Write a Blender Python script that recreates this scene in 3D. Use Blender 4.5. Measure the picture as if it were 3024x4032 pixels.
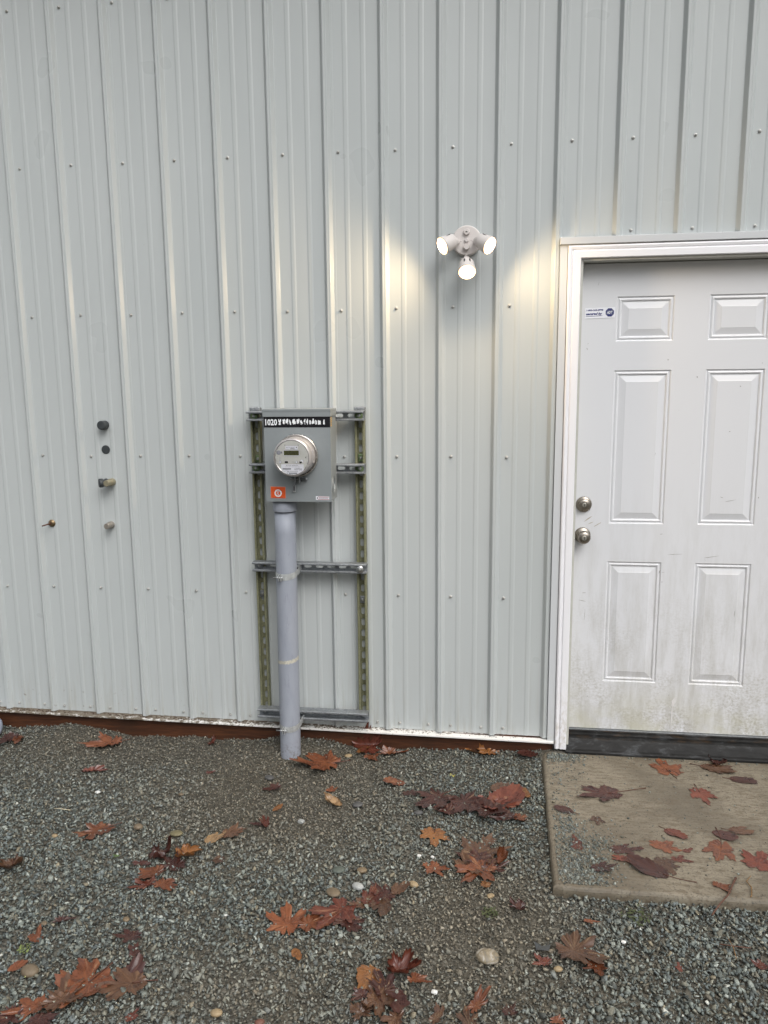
import bpy, bmesh, math, random
import numpy as np
from mathutils import Vector, Matrix
R = math.radians
sc = bpy.context.scene
for o in list(bpy.data.objects): bpy.data.objects.remove(o)
C = sc.collection

# ---------------------------------------------------------------- camera
cd = bpy.data.cameras.new("camera"); cam = bpy.data.objects.new("camera", cd); C.objects.link(cam)
cam.location = (1.9715, -3.2259, 1.6097); cam.rotation_euler = (1.406832, 0.00937, 0.130839)
cd.sensor_fit = 'VERTICAL'; cd.sensor_height = 24.0; cd.lens = 770/1024*24
cd.clip_start = 0.05; cd.clip_end = 500
sc.camera = cam
# ---------------------------------------------------------------- sky, sun, exposure
SUN_EL, SUN_AZ = 46, 32          # azimuth measured from the wall's outward normal towards the right
w = bpy.data.worlds.new("World"); sc.world = w; w.use_nodes = True
nt = w.node_tree; nt.nodes.clear()
sky = nt.nodes.new('ShaderNodeTexSky'); sky.sky_type = 'NISHITA'; sky.sun_disc = False
sky.sun_elevation = R(SUN_EL); sky.sun_rotation = R(180-SUN_AZ); sky.dust_density = 4.0; sky.air_density = 1.2
hs = nt.nodes.new('ShaderNodeHueSaturation'); hs.inputs['Saturation'].default_value = 0.18
bg = nt.nodes.new('ShaderNodeBackground'); bg.inputs['Strength'].default_value = 0.15
ow = nt.nodes.new('ShaderNodeOutputWorld')
nt.links.new(sky.outputs[0], hs.inputs['Color']); 
geo = nt.nodes.new('ShaderNodeTexCoord'); sx_ = nt.nodes.new('ShaderNodeSeparateXYZ'); nt.links.new(geo.outputs['Generated'], sx_.inputs[0])
rp = nt.nodes.new('ShaderNodeValToRGB'); el = rp.color_ramp.elements      # overcast: dim low sky over far trees, bright high cloud
el[0].position = .0; el[0].color = (.10, .11, .10, 1); el[1].position = 1.0; el[1].color = (1.5, 1.5, 1.5, 1)
for p_, v_ in ((.12, .14), (.30, .62), (.55, 1.15)): e_ = el.new(p_); e_.color = (v_, v_, v_, 1)
nt.links.new(sx_.outputs[2], rp.inputs[0])
mu = nt.nodes.new('ShaderNodeMix'); mu.data_type = 'RGBA'; mu.blend_type = 'MULTIPLY'; mu.inputs[0].default_value = 1
nt.links.new(hs.outputs[0], mu.inputs[6]); nt.links.new(rp.outputs[0], mu.inputs[7]); nt.links.new(mu.outputs[2], bg.inputs[0]); nt.links.new(bg.outputs[0], ow.inputs[0])
sd = bpy.data.lights.new("sun", 'SUN'); sd.energy = 0.5; sd.angle = R(40); sd.color = (1, .985, .96)
sun = bpy.data.objects.new("sun", sd); C.objects.link(sun)
sdir = Vector((math.sin(R(SUN_AZ))*math.cos(R(SUN_EL)), -math.cos(R(SUN_AZ))*math.cos(R(SUN_EL)), math.sin(R(SUN_EL))))
sun.rotation_euler = sdir.to_track_quat('Z', 'Y').to_euler(); sun.location = sdir*20
LAMP = 14.0; SPOT_W = 23.0
vs = sc.view_settings; vs.view_transform = 'Standard'; vs.look = 'None'; vs.gamma = 1; vs.use_curve_mapping = False; vs.exposure = 0.17

# ---------------------------------------------------------------- materials
def new_mat(name):
    m = bpy.data.materials.new(name); m.use_nodes = True
    return m, m.node_tree, m.node_tree.nodes['Principled BSDF']
def noise(nt, scale, detail=4, rough=.55, vec=None, dist=0):
    n = nt.nodes.new('ShaderNodeTexNoise'); n.inputs['Scale'].default_value = scale
    n.inputs['Detail'].default_value = detail; n.inputs['Roughness'].default_value = rough; n.inputs['Distortion'].default_value = dist
    if vec is not None: nt.links.new(vec, n.inputs['Vector'])
    return n.outputs['Fac']
def ramp(nt, fac, stops):
    r = nt.nodes.new('ShaderNodeValToRGB'); e = r.color_ramp.elements
    while len(e) < len(stops): e.new(.5)
    for i, (p, c) in enumerate(stops):
        e[i].position = p; e[i].color = (*c, 1) if len(c) == 3 else c
    nt.links.new(fac, r.inputs[0]); return r.outputs[0]
def maprange(nt, v, a, b, c, d):
    r = nt.nodes.new('ShaderNodeMapRange'); nt.links.new(v, r.inputs[0])
    for i, x in enumerate((a, b, c, d)): r.inputs[i+1].default_value = x
    return r.outputs[0]
def math_(nt, op, a, b=None):
    n = nt.nodes.new('ShaderNodeMath'); n.operation = op; n.use_clamp = False
    for i, x in enumerate((a, b)):
        if x is None: continue
        if isinstance(x, (int, float)): n.inputs[i].default_value = x
        else: nt.links.new(x, n.inputs[i])
    return n.outputs[0]
def mixc(nt, fac, a, b):
    n = nt.nodes.new('ShaderNodeMix'); n.data_type = 'RGBA'
    if isinstance(fac, (int, float)): n.inputs[0].default_value = fac
    else: nt.links.new(fac, n.inputs[0])
    for i, x in ((6, a), (7, b)):
        if isinstance(x, tuple): n.inputs[i].default_value = (*x, 1)
        else: nt.links.new(x, n.inputs[i])
    return n.outputs[2]
def coords(nt, scale=(1, 1, 1), kind='Object'):
    t = nt.nodes.new('ShaderNodeTexCoord'); m = nt.nodes.new('ShaderNodeMapping'); m.inputs['Scale'].default_value = scale
    nt.links.new(t.outputs[kind], m.inputs[0]); return m.outputs[0]
def bump(nt, h, bs, strength=.3, dist=.002):
    b = nt.nodes.new('ShaderNodeBump'); b.inputs['Strength'].default_value = strength; b.inputs['Distance'].default_value = dist
    nt.links.new(h, b.inputs['Height']); nt.links.new(b.outputs[0], bs.inputs['Normal']); return b
def sep(nt, v):
    s = nt.nodes.new('ShaderNodeSeparateXYZ'); nt.links.new(v, s.inputs[0]); return s.outputs
MATS = {}
def simple(name, col, rough=.5, metal=0., var=.12, scale=30, bmp=0, spec=.5, coat=0):
    if name in MATS: return MATS[name]
    m, nt, bs = new_mat(name)
    v = coords(nt)
    f = noise(nt, scale, 5, .6, v)
    lo = tuple(c*(1-var) for c in col); hi = tuple(min(1, c*(1+var)) for c in col)
    nt.links.new(ramp(nt, f, [(.3, lo), (.7, hi)]), bs.inputs['Base Color'])
    nt.links.new(maprange(nt, f, .3, .7, max(0, rough-.06), min(1, rough+.06)), bs.inputs['Roughness'])
    bs.inputs['Metallic'].default_value = metal; bs.inputs['Specular IOR Level'].default_value = spec
    bs.inputs['Coat Weight'].default_value = coat
    if bmp: bump(nt, noise(nt, scale*6, 3, .6, v), bs, bmp, .001)
    MATS[name] = m; return m

def mat_siding():
    m, nt, bs = new_mat('siding_paint'); v = coords(nt)
    big = noise(nt, 1.1, 3, .5, coords(nt, (1.6, 1, .5)))
    col = ramp(nt, big, [(.3, (.482, .515, .516)), (.7, (.515, .545, .546))])
    # small scuffs and specks
    sp = noise(nt, 95, 3, .6, coords(nt, (1, 1, .7)))
    spm = maprange(nt, sp, .74, .80, 0, .5)
    col = mixc(nt, spm, col, (.22, .20, .18))
    # grime streaks running down near the foot
    s = sep(nt, v)
    st = noise(nt, 9, 5, .65, coords(nt, (6, 1, .35)))
    low = maprange(nt, s[2], .08, .55, 1, 0)
    gm = math_(nt, 'MULTIPLY', maprange(nt, st, .48, .75, 0, .6), math_(nt, 'POWER', low, 2.0))
    col = mixc(nt, gm, col, (.33, .31, .25))
    # splashed mud near the foot at left
    ml = noise(nt, 55, 4, .7, coords(nt, (1, 1, .8)))
    mm = math_(nt, 'MULTIPLY', maprange(nt, ml, .62, .69, 0, .8), maprange(nt, s[2], .1, .3, 1, 0))
    mx = maprange(nt, s[0], .1, .9, 1, .15)
    col = mixc(nt, math_(nt, 'MULTIPLY', mm, mx), col, (.16, .11, .08))
    nt.links.new(col, bs.inputs['Base Color'])
    nt.links.new(maprange(nt, noise(nt, 2.5, 3, .5, v), .3, .7, .27, .32), bs.inputs['Roughness'])
    oil = noise(nt, 2.2, 2, .5, coords(nt, (1.7, 1, .8)))
    h = math_(nt, 'ADD', math_(nt, 'MULTIPLY', oil, 2.2), math_(nt, 'MULTIPLY', noise(nt, 500, 2, .5, v), .012))
    bump(nt, h, bs, .5, .004)
    return m
def mat_door():
    m, nt, bs = new_mat('door_paint'); v = coords(nt); s = sep(nt, v)
    col = (.72, .73, .755)
    st = noise(nt, 5, 6, .68, coords(nt, (5, 1, .9)))
    low = maprange(nt, s[2], .1, 1.25, 1, 0)
    g1 = math_(nt, 'MULTIPLY', maprange(nt, st, .42, .76, 0, .85), low)
    c = mixc(nt, g1, col, (.42, .41, .37))
    spk = noise(nt, 95, 4, .7, coords(nt, (1, 1, 1.3)))
    lo2 = math_(nt, 'POWER', maprange(nt, s[2], .1, .95, 1, 0), 1.8)
    patch = maprange(nt, noise(nt, 6, 3, .6, v), .42, .62, .15, 1)
    g2 = math_(nt, 'MULTIPLY', math_(nt, 'MULTIPLY', maprange(nt, spk, .42, .68, 0, .9), lo2), patch)
    c = mixc(nt, g2, c, (.33, .31, .25))
    lo3 = maprange(nt, s[2], .1, .34, 1, 0)
    g3 = math_(nt, 'MULTIPLY', maprange(nt, noise(nt, 7, 4, .6, v), .42, .66, 0, .55), lo3)
    c = mixc(nt, g3, c, (.46, .44, .27))
    # dark nicks
    nk = maprange(nt, noise(nt, 60, 2, .5, coords(nt, (1, 1, .5))), .765, .80, 0, .7)
    c = mixc(nt, nk, c, (.22, .21, .2))
    nt.links.new(c, bs.inputs['Base Color']); bs.inputs['Roughness'].default_value = .38
    h = math_(nt, 'ADD', math_(nt, 'MULTIPLY', noise(nt, 3, 2, .5, v), 1.5), math_(nt, 'MULTIPLY', spk, .05))
    bump(nt, h, bs, .35, .003)
    return m
def mat_white(name, base, dirt, ztop, amt):
    m, nt, bs = new_mat(name); v = coords(nt); s = sep(nt, v)
    n1 = noise(nt, 60, 5, .7, coords(nt, (1, 1, .5)))
    low = math_(nt, 'POWER', maprange(nt, s[2], .0, ztop, 1, 0), 1.6)
    g = math_(nt, 'MULTIPLY', maprange(nt, n1, .45, .62, 0, amt), low)
    c = mixc(nt, g, base, dirt)
    g2 = maprange(nt, noise(nt, 25, 4, .7, coords(nt, (1, 1, .2))), .66, .8, 0, .3)
    c = mixc(nt, g2, c, (base[0]*.75, base[1]*.74, base[2]*.7))
    nt.links.new(c, bs.inputs['Base Color']); bs.inputs['Roughness'].default_value = .42
    return m
def mat_flash():
    m, nt, bs = new_mat('flashing_white'); v = coords(nt); s = sep(nt, v)
    n1 = noise(nt, 70, 5, .75, coords(nt, (.8, 1, 1)))
    edge = maprange(nt, s[1], -.034, -.004, 0, 1)           # dirt gathers at the back of the ledge
    lft = maprange(nt, s[0], .2, 1.9, .24, .0)
    th = math_(nt, 'ADD', n1, math_(nt, 'ADD', math_(nt, 'MULTIPLY', edge, .13), lft))
    c = mixc(nt, maprange(nt, th, .63, .74, 0, .95), (.78, .77, .74), (.13, .10, .065))
    nt.links.new(c, bs.inputs['Base Color']); bs.inputs['Roughness'].default_value = .5
    return m
def mat_wood():
    m, nt, bs = new_mat('treated_board'); v = coords(nt, (.7, 1, 9))
    f = noise(nt, 9, 6, .65, v, .8)
    c = ramp(nt, f, [(.25, (.022, .010, .006)), (.5, (.070, .026, .012)), (.75, (.125, .047, .020))])
    k = noise(nt, 5, 3, .5, coords(nt))
    c = mixc(nt, maprange(nt, k, .55, .72, 0, .6), c, (.035, .018, .010))
    nt.links.new(c, bs.inputs['Base Color']); bs.inputs['Roughness'].default_value = .5
    bump(nt, f, bs, .4, .002); return m
def mat_concrete():
    m, nt, bs = new_mat('concrete'); v = coords(nt)
    br = noise(nt, 10, 5, .6, coords(nt, (.9, 11, 1)))      # broom finish
    mo = noise(nt, 3.2, 5, .62, v, .4)
    c = ramp(nt, br, [(.3, (.195, .170, .125)), (.7, (.255, .222, .168))])
    c = mixc(nt, maprange(nt, mo, .42, .64, 0, .75), c, (.105, .088, .063))
    gr = noise(nt, 130, 4, .7, v)
    c = mixc(nt, maprange(nt, noise(nt, 45, 4, .7, coords(nt, (.6, 1.6, 1))), .48, .62, 0, .75), c, (.115, .09, .06))
    c = mixc(nt, maprange(nt, gr, .54, .64, 0, .75), c, (.055, .05, .042))
    nt.links.new(c, bs.inputs['Base Color'])
    nt.links.new(maprange(nt, mo, .35, .7, .75, .45), bs.inputs['Roughness'])
    h = math_(nt, 'ADD', br, math_(nt, 'MULTIPLY', gr, .5)); bump(nt, h, bs, .5, .002); return m
def mat_ground():
    m, nt, bs = new_mat('gravel_ground'); v = coords(nt)
    vo = nt.nodes.new('ShaderNodeTexVoronoi'); vo.inputs['Scale'].default_value = 110; nt.links.new(v, vo.inputs['Vector'])
    s = nt.nodes.new('ShaderNodeSeparateColor'); nt.links.new(vo.outputs['Color'], s.inputs[0])
    c = ramp(nt, s.outputs[0], [(0, (.045, .042, .034)), (.5, (.095, .088, .070)), (1, (.20, .19, .16))])  # base kept dark as painted shade under and between the stones
    big = noise(nt, 1.3, 4, .6, v)
    c = mixc(nt, maprange(nt, big, .4, .65, 0, .5), c, (.10, .085, .058))
    nt.links.new(c, bs.inputs['Base Color']); bs.inputs['Roughness'].default_value = .8
    h = math_(nt, 'SUBTRACT', 1.0, vo.outputs['Distance']); bump(nt, h, bs, .8, .008); return m
def mat_attr(name, rough):
    m, nt, bs = new_mat(name)
    a = nt.nodes.new('ShaderNodeVertexColor'); a.layer_name = 'Col'
    f = noise(nt, 260, 3, .6, coords(nt))
    c = nt.nodes.new('ShaderNodeMix'); c.data_type = 'RGBA'; c.blend_type = 'MULTIPLY'; c.inputs[0].default_value = 1
    nt.links.new(a.outputs[0], c.inputs[6]); nt.links.new(ramp(nt, f, [(.3, (.72, .72, .72)), (.7, (1.2, 1.2, 1.2))]), c.inputs[7])
    nt.links.new(c.outputs[2], bs.inputs['Base Color']); bs.inputs['Roughness'].default_value = rough
    return m
LEAFC = {'rust': (.135, .044, .019), 'orange': (.20, .082, .026), 'red': (.105, .028, .017), 'maroon': (.052, .018, .014),
         'brown': (.085, .042, .024), 'tan': (.24, .15, .075)}
def mat_leaf(c):
    k = 'leaf_'+c
    if k in MATS: return MATS[k]
    m, nt, bs = new_mat(k); v = coords(nt); col = LEAFC[c]
    oi = nt.nodes.new('ShaderNodeObjectInfo')
    f = noise(nt, 22, 6, .7, v, .8)
    lo = (col[0]*.38, col[1]*.36, col[2]*.45); hi = (col[0]*1.4, col[1]*1.5, col[2]*1.4)
    cc = ramp(nt, f, [(.3, lo), (.5, col), (.72, hi)])
    cc = mixc(nt, maprange(nt, noise(nt, 120, 3, .6, v), .62, .74, 0, .7), cc, (.03, .014, .01))
    a = nt.nodes.new('ShaderNodeAttribute'); a.attribute_name = 'vein'
    cc = mixc(nt, math_(nt, 'MULTIPLY', a.outputs['Fac'], .28), cc, (min(1, col[0]*1.9+.03), col[1]*2.0+.02, col[2]*1.8+.01))
    mul = nt.nodes.new('ShaderNodeHueSaturation'); nt.links.new(cc, mul.inputs['Color'])
    nt.links.new(maprange(nt, oi.outputs['Random'], 0, 1, .75, 1.3), mul.inputs['Value'])
    nt.links.new(mul.outputs[0], bs.inputs['Base Color'])
    nt.links.new(maprange(nt, f, .3, .7, .20, .42), bs.inputs['Roughness'])
    h = math_(nt, 'ADD', math_(nt, 'MULTIPLY', a.outputs['Fac'], .6), f); bump(nt, h, bs, .5, .002)
    MATS[k] = m; return m
def mat_rubber():
    m, nt, bs = new_mat('sill_rubber'); v = coords(nt); s = sep(nt, v)
    f = noise(nt, 16, 5, .65, coords(nt, (.7, 1, 2)), .5)
    c = ramp(nt, f, [(.35, (.008, .008, .008)), (.55, (.020, .020, .020)), (.72, (.075, .08, .085))])
    g = math_(nt, 'MULTIPLY', maprange(nt, noise(nt, 20, 5, .7, coords(nt, (.6, 1, 3))), .52, .68, 0, .6), maprange(nt, s[2], .075, .090, 0, 1))
    c = mixc(nt, g, c, (.06, .036, .018))
    nt.links.new(c, bs.inputs['Base Color']); bs.inputs['Roughness'].default_value = .6; bs.inputs['Specular IOR Level'].default_value = .25; return m
def mat_emit(name, col, s):
    m, nt, bs = new_mat(name); bs.inputs['Base Color'].default_value = (.9, .9, .9, 1)
    bs.inputs['Emission Color'].default_value = (*col, 1); bs.inputs['Emission Strength'].default_value = s; return m
def mat_glass():
    m, nt, bs = new_mat('meter_glass'); bs.inputs['Base Color'].default_value = (.97, .97, .98, 1)
    bs.inputs['Transmission Weight'].default_value = 1; bs.inputs['Roughness'].default_value = .03; bs.inputs['IOR'].default_value = 1.2
    return m
def mat_galv(name, a, b, rough, metal=.75):
    m, nt, bs = new_mat(name); v = coords(nt)
    vo = nt.nodes.new('ShaderNodeTexVoronoi'); vo.inputs['Scale'].default_value = 170; nt.links.new(v, vo.inputs['Vector'])
    s = nt.nodes.new('ShaderNodeSeparateColor'); nt.links.new(vo.outputs['Color'], s.inputs[0])
    f = math_(nt, 'ADD', math_(nt, 'MULTIPLY', s.outputs[0], .35), noise(nt, 24, 4, .6, v))
    nt.links.new(ramp(nt, f, [(.4, a), (.9, b)]), bs.inputs['Base Color'])
    bs.inputs['Metallic'].default_value = metal; bs.inputs['Roughness'].default_value = rough; return m
def mat_pvc():
    m, nt, bs = new_mat('conduit_pvc'); v = coords(nt)
    f = noise(nt, 9, 5, .6, coords(nt, (2, 2, .7)))
    c = ramp(nt, f, [(.3, (.300, .325, .382)), (.7, (.352, .377, .430))])
    sc_ = maprange(nt, noise(nt, 40, 5, .75, coords(nt, (1.5, 1.5, .25))), .56, .72, 0, .5)
    c = mixc(nt, sc_, c, (.22, .22, .27))
    s = sep(nt, v)
    d = math_(nt, 'MULTIPLY', maprange(nt, noise(nt, 80, 4, .7, v), .5, .65, 0, .8), maprange(nt, s[2], .02, .09, 1, 0))
    c = mixc(nt, d, c, (.16, .13, .10))
    nt.links.new(c, bs.inputs['Base Color']); bs.inputs['Roughness'].default_value = .5; return m

M = {}
M['siding'] = mat_siding(); M['door'] = mat_door()
M['mold'] = mat_white('casing_white', (.86, .86, .89), (.42, .37, .28), .45, .8)
M['trim'] = mat_white('metal_trim_white', (.60, .62, .64), (.40, .38, .30), .3, .5)
M['flash'] = mat_flash(); M['wood'] = mat_wood(); M['conc'] = mat_concrete(); M['ground'] = mat_ground()
M['stone'] = mat_attr('gravel_stone', .8)
M['jamb'] = simple('jamb_paint', (.50, .50, .46), .45, var=.06)
M['rubber'] = mat_rubber()
M['black'] = simple('black_gap', (.01, .01, .01), .7)
M['screw'] = simple('screw_zinc', (.50, .50, .48), .4, .35, .25, 200)
M['galv'] = mat_galv('galvanised_steel', (.21, .225, .24), (.36, .38, .40), .48, .6)
M['olive'] = mat_galv('yellow_zinc_steel', (.165, .168, .095), (.26, .26, .165), .50, .25)
M['green'] = simple('green_washer', (.22, .30, .16), .4, .6, .2, 120)
M['bolt'] = simple('bolt_zinc', (.55, .56, .56), .3, .9, .2, 200)
M['box'] = simple('enclosure_grey', (.255, .280, .290), .42, 0, .04, 14, .12)
M['pvc'] = mat_pvc()
M['pvcpale'] = simple('pale_blue_plastic', (.50, .55, .66), .35, 0, .05, 20)
M['cream'] = simple('dried_glue', (.52, .50, .42), .7, 0, .3, 120)
M['meter'] = simple('meter_face', (.62, .62, .58), .4, 0, .03, 20)
M['ring'] = simple('meter_ring_steel', (.62, .60, .57), .25, .95, .1, 60)
M['mcan'] = simple('meter_can', (.50, .48, .48), .32, .4, .1, 30)
M['glass'] = mat_glass()
M['lcd'] = simple('lcd', (.085, .088, .030), .3, 0, .15, 90)
M['lcdd'] = simple('lcd_digit', (.045, .047, .018), .4)
M['ink'] = simple('print_ink', (.10, .10, .11), .6)
M['inkg'] = simple('print_grey', (.32, .33, .37), .6, var=.25, scale=900)
M['label'] = simple('label_white', (.84, .85, .90), .45, var=.02)
M['blk'] = simple('label_black', (.008, .008, .011), .3)
M['whitep'] = simple('label_glyph', (.85, .88, .92), .4, var=.15, scale=300)
M['orange'] = simple('sticker_orange', (.75, .105, .022), .4, var=.1, scale=120)
M['pink'] = simple('sticker_edge', (.80, .36, .25), .5)
M['yellow'] = simple('sticker_yellow', (.72, .42, .03), .4)
M['redink'] = simple('red_ink', (.30, .02, .035), .5)
M['navy'] = simple('navy_ink', (.012, .02, .16), .4)
M['fix'] = simple('fixture_white', (.66, .62, .60), .42, var=.03)
M['lens'] = mat_emit('lit_lens', (1, .80, .54), LAMP)
M['lensrim'] = mat_emit('lit_lens_rim', (1, .60, .28), 3.0)
M['nickel'] = simple('satin_nickel', (.34, .31, .27), .30, .95, .08, 60)
M['nickd'] = simple('keyway', (.62, .60, .55), .3, .9)
M['cap'] = simple('rubber_cap', (.040, .046, .050), .55, 0, .2, 60)
M['brass'] = simple('aged_brass', (.24, .175, .10), .4, .8, .25, 120)
M['tanm'] = simple('tan_fitting', (.33, .30, .21), .45, .5, .15, 100)
M['beige'] = simple('beige_fitting', (.36, .33, .29), .4, .55, .15, 100)
M['soffit'] = simple('shade_eave_metal', (.50, .50, .48), .5)

# ---------------------------------------------------------------- mesh helpers
class MB:
    """collects shapes into one mesh object with several material slots"""
    def __init__(s): s.bm = bmesh.new(); s.mats = []
    def mi(s, m):
        if m not in s.mats: s.mats.append(m)
        return s.mats.index(m)
    def faces(s, vs, fs, m, smooth=False):
        k = s.mi(m); vv = [s.bm.verts.new(v) for v in vs]; out = []
        for f in fs:
            try: fc = s.bm.faces.new([vv[i] for i in f])
            except ValueError: continue
            fc.material_index = k; fc.smooth = smooth; out.append(fc)
        return vv, out
    def box(s, a, b, m, bev=0, seg=2):
        x0, y0, z0 = a; x1, y1, z1 = b
        v = [(x, y, z) for x in (x0, x1) for y in (y0, y1) for z in (z0, z1)]
        f = [(0, 1, 3, 2), (4, 6, 7, 5), (0, 4, 5, 1), (2, 3, 7, 6), (0, 2, 6, 4), (1, 5, 7, 3)]
        vv, fc = s.faces(v, f, m)
        if bev:
            e = list({e for q in fc for e in q.edges})
            bmesh.ops.bevel(s.bm, geom=e, offset=bev, segments=seg, affect='EDGES', profile=.5)
        return vv
    def lathe(s, prof, m, axis=((0, 0, 0), (0, -1, 0)), n=40, cap0=True, cap1=True, smooth=True):
        """prof: list of (radius, distance along axis)"""
        o = Vector(axis[0]); d = Vector(axis[1]).normalized(); q = d.to_track_quat('Z', 'Y')
        vs = []
        for r, h in prof:
            for i in range(n):
                a = 2*math.pi*i/n; vs.append(o+q@Vector((r*math.cos(a), r*math.sin(a), h)))
        fs = [(j*n+i, j*n+(i+1) % n, (j+1)*n+(i+1) % n, (j+1)*n+i) for j in range(len(prof)-1) for i in range(n)]
        vv, fc = s.faces(vs, fs, m, smooth)
        k = s.mi(m)
        if cap0: f = s.bm.faces.new(list(reversed(vv[:n]))); f.material_index = k
        if cap1: f = s.bm.faces.new(vv[-n:]); f.material_index = k
        return vv
    def tube(s, pts, rad, m, n=12, smooth=True):
        pts = [Vector(p) for p in pts]; rr = rad if isinstance(rad, (list, tuple)) else [rad]*len(pts)
        vs = []
        for i, p in enumerate(pts):
            t = (pts[min(i+1, len(pts)-1)]-pts[max(i-1, 0)]).normalized(); q = t.to_track_quat('Z', 'Y')
            for k in range(n):
                a = 2*math.pi*k/n; vs.append(p+q@Vector((rr[i]*math.cos(a), rr[i]*math.sin(a), 0)))
        fs = [(j*n+i, j*n+(i+1) % n, (j+1)*n+(i+1) % n, (j+1)*n+i) for j in range(len(pts)-1) for i in range(n)]
        vv, fc = s.faces(vs, fs, m, smooth); k = s.mi(m)
        for f in (list(reversed(vv[:n])), vv[-n:]):
            f = s.bm.faces.new(f); f.material_index = k
    def poly(s, pts, m, y0, y1=None):
        """flat outline in XZ at depth y0, thickened to y1"""
        n = len(pts)
        if y1 is None: s.faces([(x, y0, z) for x, z in pts], [tuple(range(n))], m); return
        v = [(x, y0, z) for x, z in pts]+[(x, y1, z) for x, z in pts]
        s.faces(v, [tuple(range(n)), tuple(range(2*n-1, n-1, -1))]+[(i, i+n, (i+1) % n+n, (i+1) % n) for i in range(n)], m)
    def text(s, txt, x, y, z, size, m, align='LEFT', shear=0, bold=0, width=None, rotz=0, side=False):
        cu = bpy.data.curves.new('t', 'FONT'); cu.body = txt; cu.size = size; cu.align_x = align; cu.shear = shear
        cu.offset = bold; cu.resolution_u = 2
        ob = bpy.data.objects.new('t', cu); C.objects.link(ob)
        dg = bpy.context.evaluated_depsgraph_get(); me = ob.evaluated_get(dg).to_mesh()
        xs = [v.co.x for v in me.vertices]; sx = 1
        if width and xs: sx = width/(max(xs)-min(xs))
        if side: vs = [(x, y+v.co.x*sx, z+v.co.y) for v in me.vertices]
        else: vs = [(x+v.co.x*sx, y, z+v.co.y+v.co.x*sx*rotz) for v in me.vertices]
        s.faces(vs, [tuple(p.vertices) for p in me.polygons], m)
        ob.evaluated_get(dg).to_mesh_clear(); bpy.data.objects.remove(ob); bpy.data.curves.remove(cu)
    def build(s, name, parent=None, loc=(0, 0, 0), recalc=True):
        if recalc: bmesh.ops.recalc_face_normals(s.bm, faces=s.bm.faces)
        me = bpy.data.meshes.new(name)
        if any(loc): bmesh.ops.translate(s.bm, verts=s.bm.verts, vec=-Vector(loc))
        s.bm.to_mesh(me); s.bm.free()
        for m in s.mats: me.materials.append(m)
        o = bpy.data.objects.new(name, me); C.objects.link(o); o.location = loc
        if parent:
            o.parent = parent; o.matrix_parent_inverse = pinv(parent)
        return o
def wloc(o):
    p = Matrix.Translation(o.location)
    if o.parent: p = wloc(o.parent) @ o.matrix_parent_inverse @ p
    return p
def pinv(parent): return wloc(parent).inverted()
def tag(o, label=None, cat=None, group=None, kind=None):
    if label: o['label'] = label
    if cat: o['category'] = cat
    if group: o['group'] = group
    if kind: o['kind'] = kind
    return o
def empty(name, loc, label, cat, group=None):
    o = bpy.data.objects.new(name, None); C.objects.link(o); o.location = loc; o.empty_display_size = .1
    return tag(o, label, cat, group)

# ---------------------------------------------------------------- building wall
P = 0.2286
RNG = np.random.default_rng(11); random.seed(5)
B = empty('metal_building', (1.9, 0, 0), 'light grey ribbed metal building wall with a white door and brown foot board', 'building')
DX0, DX1, DZ = 2.256, 3.375, 2.158
def sheet_bottom(x): return .1015-.0066*(x+.33)
def siding():
    prof = []
    # rib profile in metres from the left foot of a rib: (x, height towards the viewer)
    one = [(0, 0), (.0015, .0007), (.0035, .003), (.0112, .0148), (.0125, .0168), (.0140, .0181), (.0160, .0185), (.0215, .0179), (.0265, .0185),
           (.0285, .0181), (.0300, .0168), (.0313, .0148), (.0390, .003), (.0410, .0007), (.0425, 0),
           (.0880, 0), (.0895, .0005), (.0925, .0015), (.0945, .0018), (.1040, .0018), (.1060, .0015), (.1090, .0005), (.1105, 0),
           (.1600, 0), (.1615, .0005), (.1645, .0015), (.1665, .0018), (.1760, .0018), (.1780, .0015), (.1810, .0005), (.1825, 0)]
    for i in range(-14, 26):
        for x, h in one:
            if i % 4 == 2 and x >= .0425: h = max(h, .0011*(x < .0515)); 
            prof.append((i*P-.068+x, -h))
            if i % 4 == 2 and x == .0425: prof += [(i*P-.068+.0505, -.0011), (i*P-.068+.0508, 0)]
    xs = np.array([p[0] for p in prof]); ys = np.array([p[1] for p in prof])
    def yat(x): return float(np.interp(x, xs, ys))
    for e in (DX0, DX1): prof.append((e, yat(e)))
    prof.sort()
    zt = 4.0
    bm = bmesh.new(); cols = {}
    zl = [None]+[.25+.25*k for k in range(15)]+[zt]
    def col(x, y, bottom):
        key = (x, bottom)
        if key in cols: return cols[key]
        zz = [bottom]+[z for z in zl[1:] if z > bottom+.03]
        r = [bm.verts.new((x, y+.0012*math.sin(z*2.1+x*1.3)*math.sin(x*1.7+z*.6), z)) for z in zz]
        cols[key] = r; return r
    for (xa, ya), (xb, yb) in zip(prof[:-1], prof[1:]):
        mid = (xa+xb)/2; door = DX0 < mid < DX1
        ca = col(xa, ya, DZ if door else sheet_bottom(xa)); cb = col(xb, yb, DZ if door else sheet_bottom(xb))
        for k in range(len(ca)-1): bm.faces.new((ca[k], cb[k], cb[k+1], ca[k+1]))
    me = bpy.data.meshes.new('siding'); bm.to_mesh(me); bm.free(); me.materials.append(M['siding'])
    o = bpy.data.objects.new('siding', me); C.objects.link(o); o.parent = B; o.matrix_parent_inverse = pinv(B)
siding()
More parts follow.
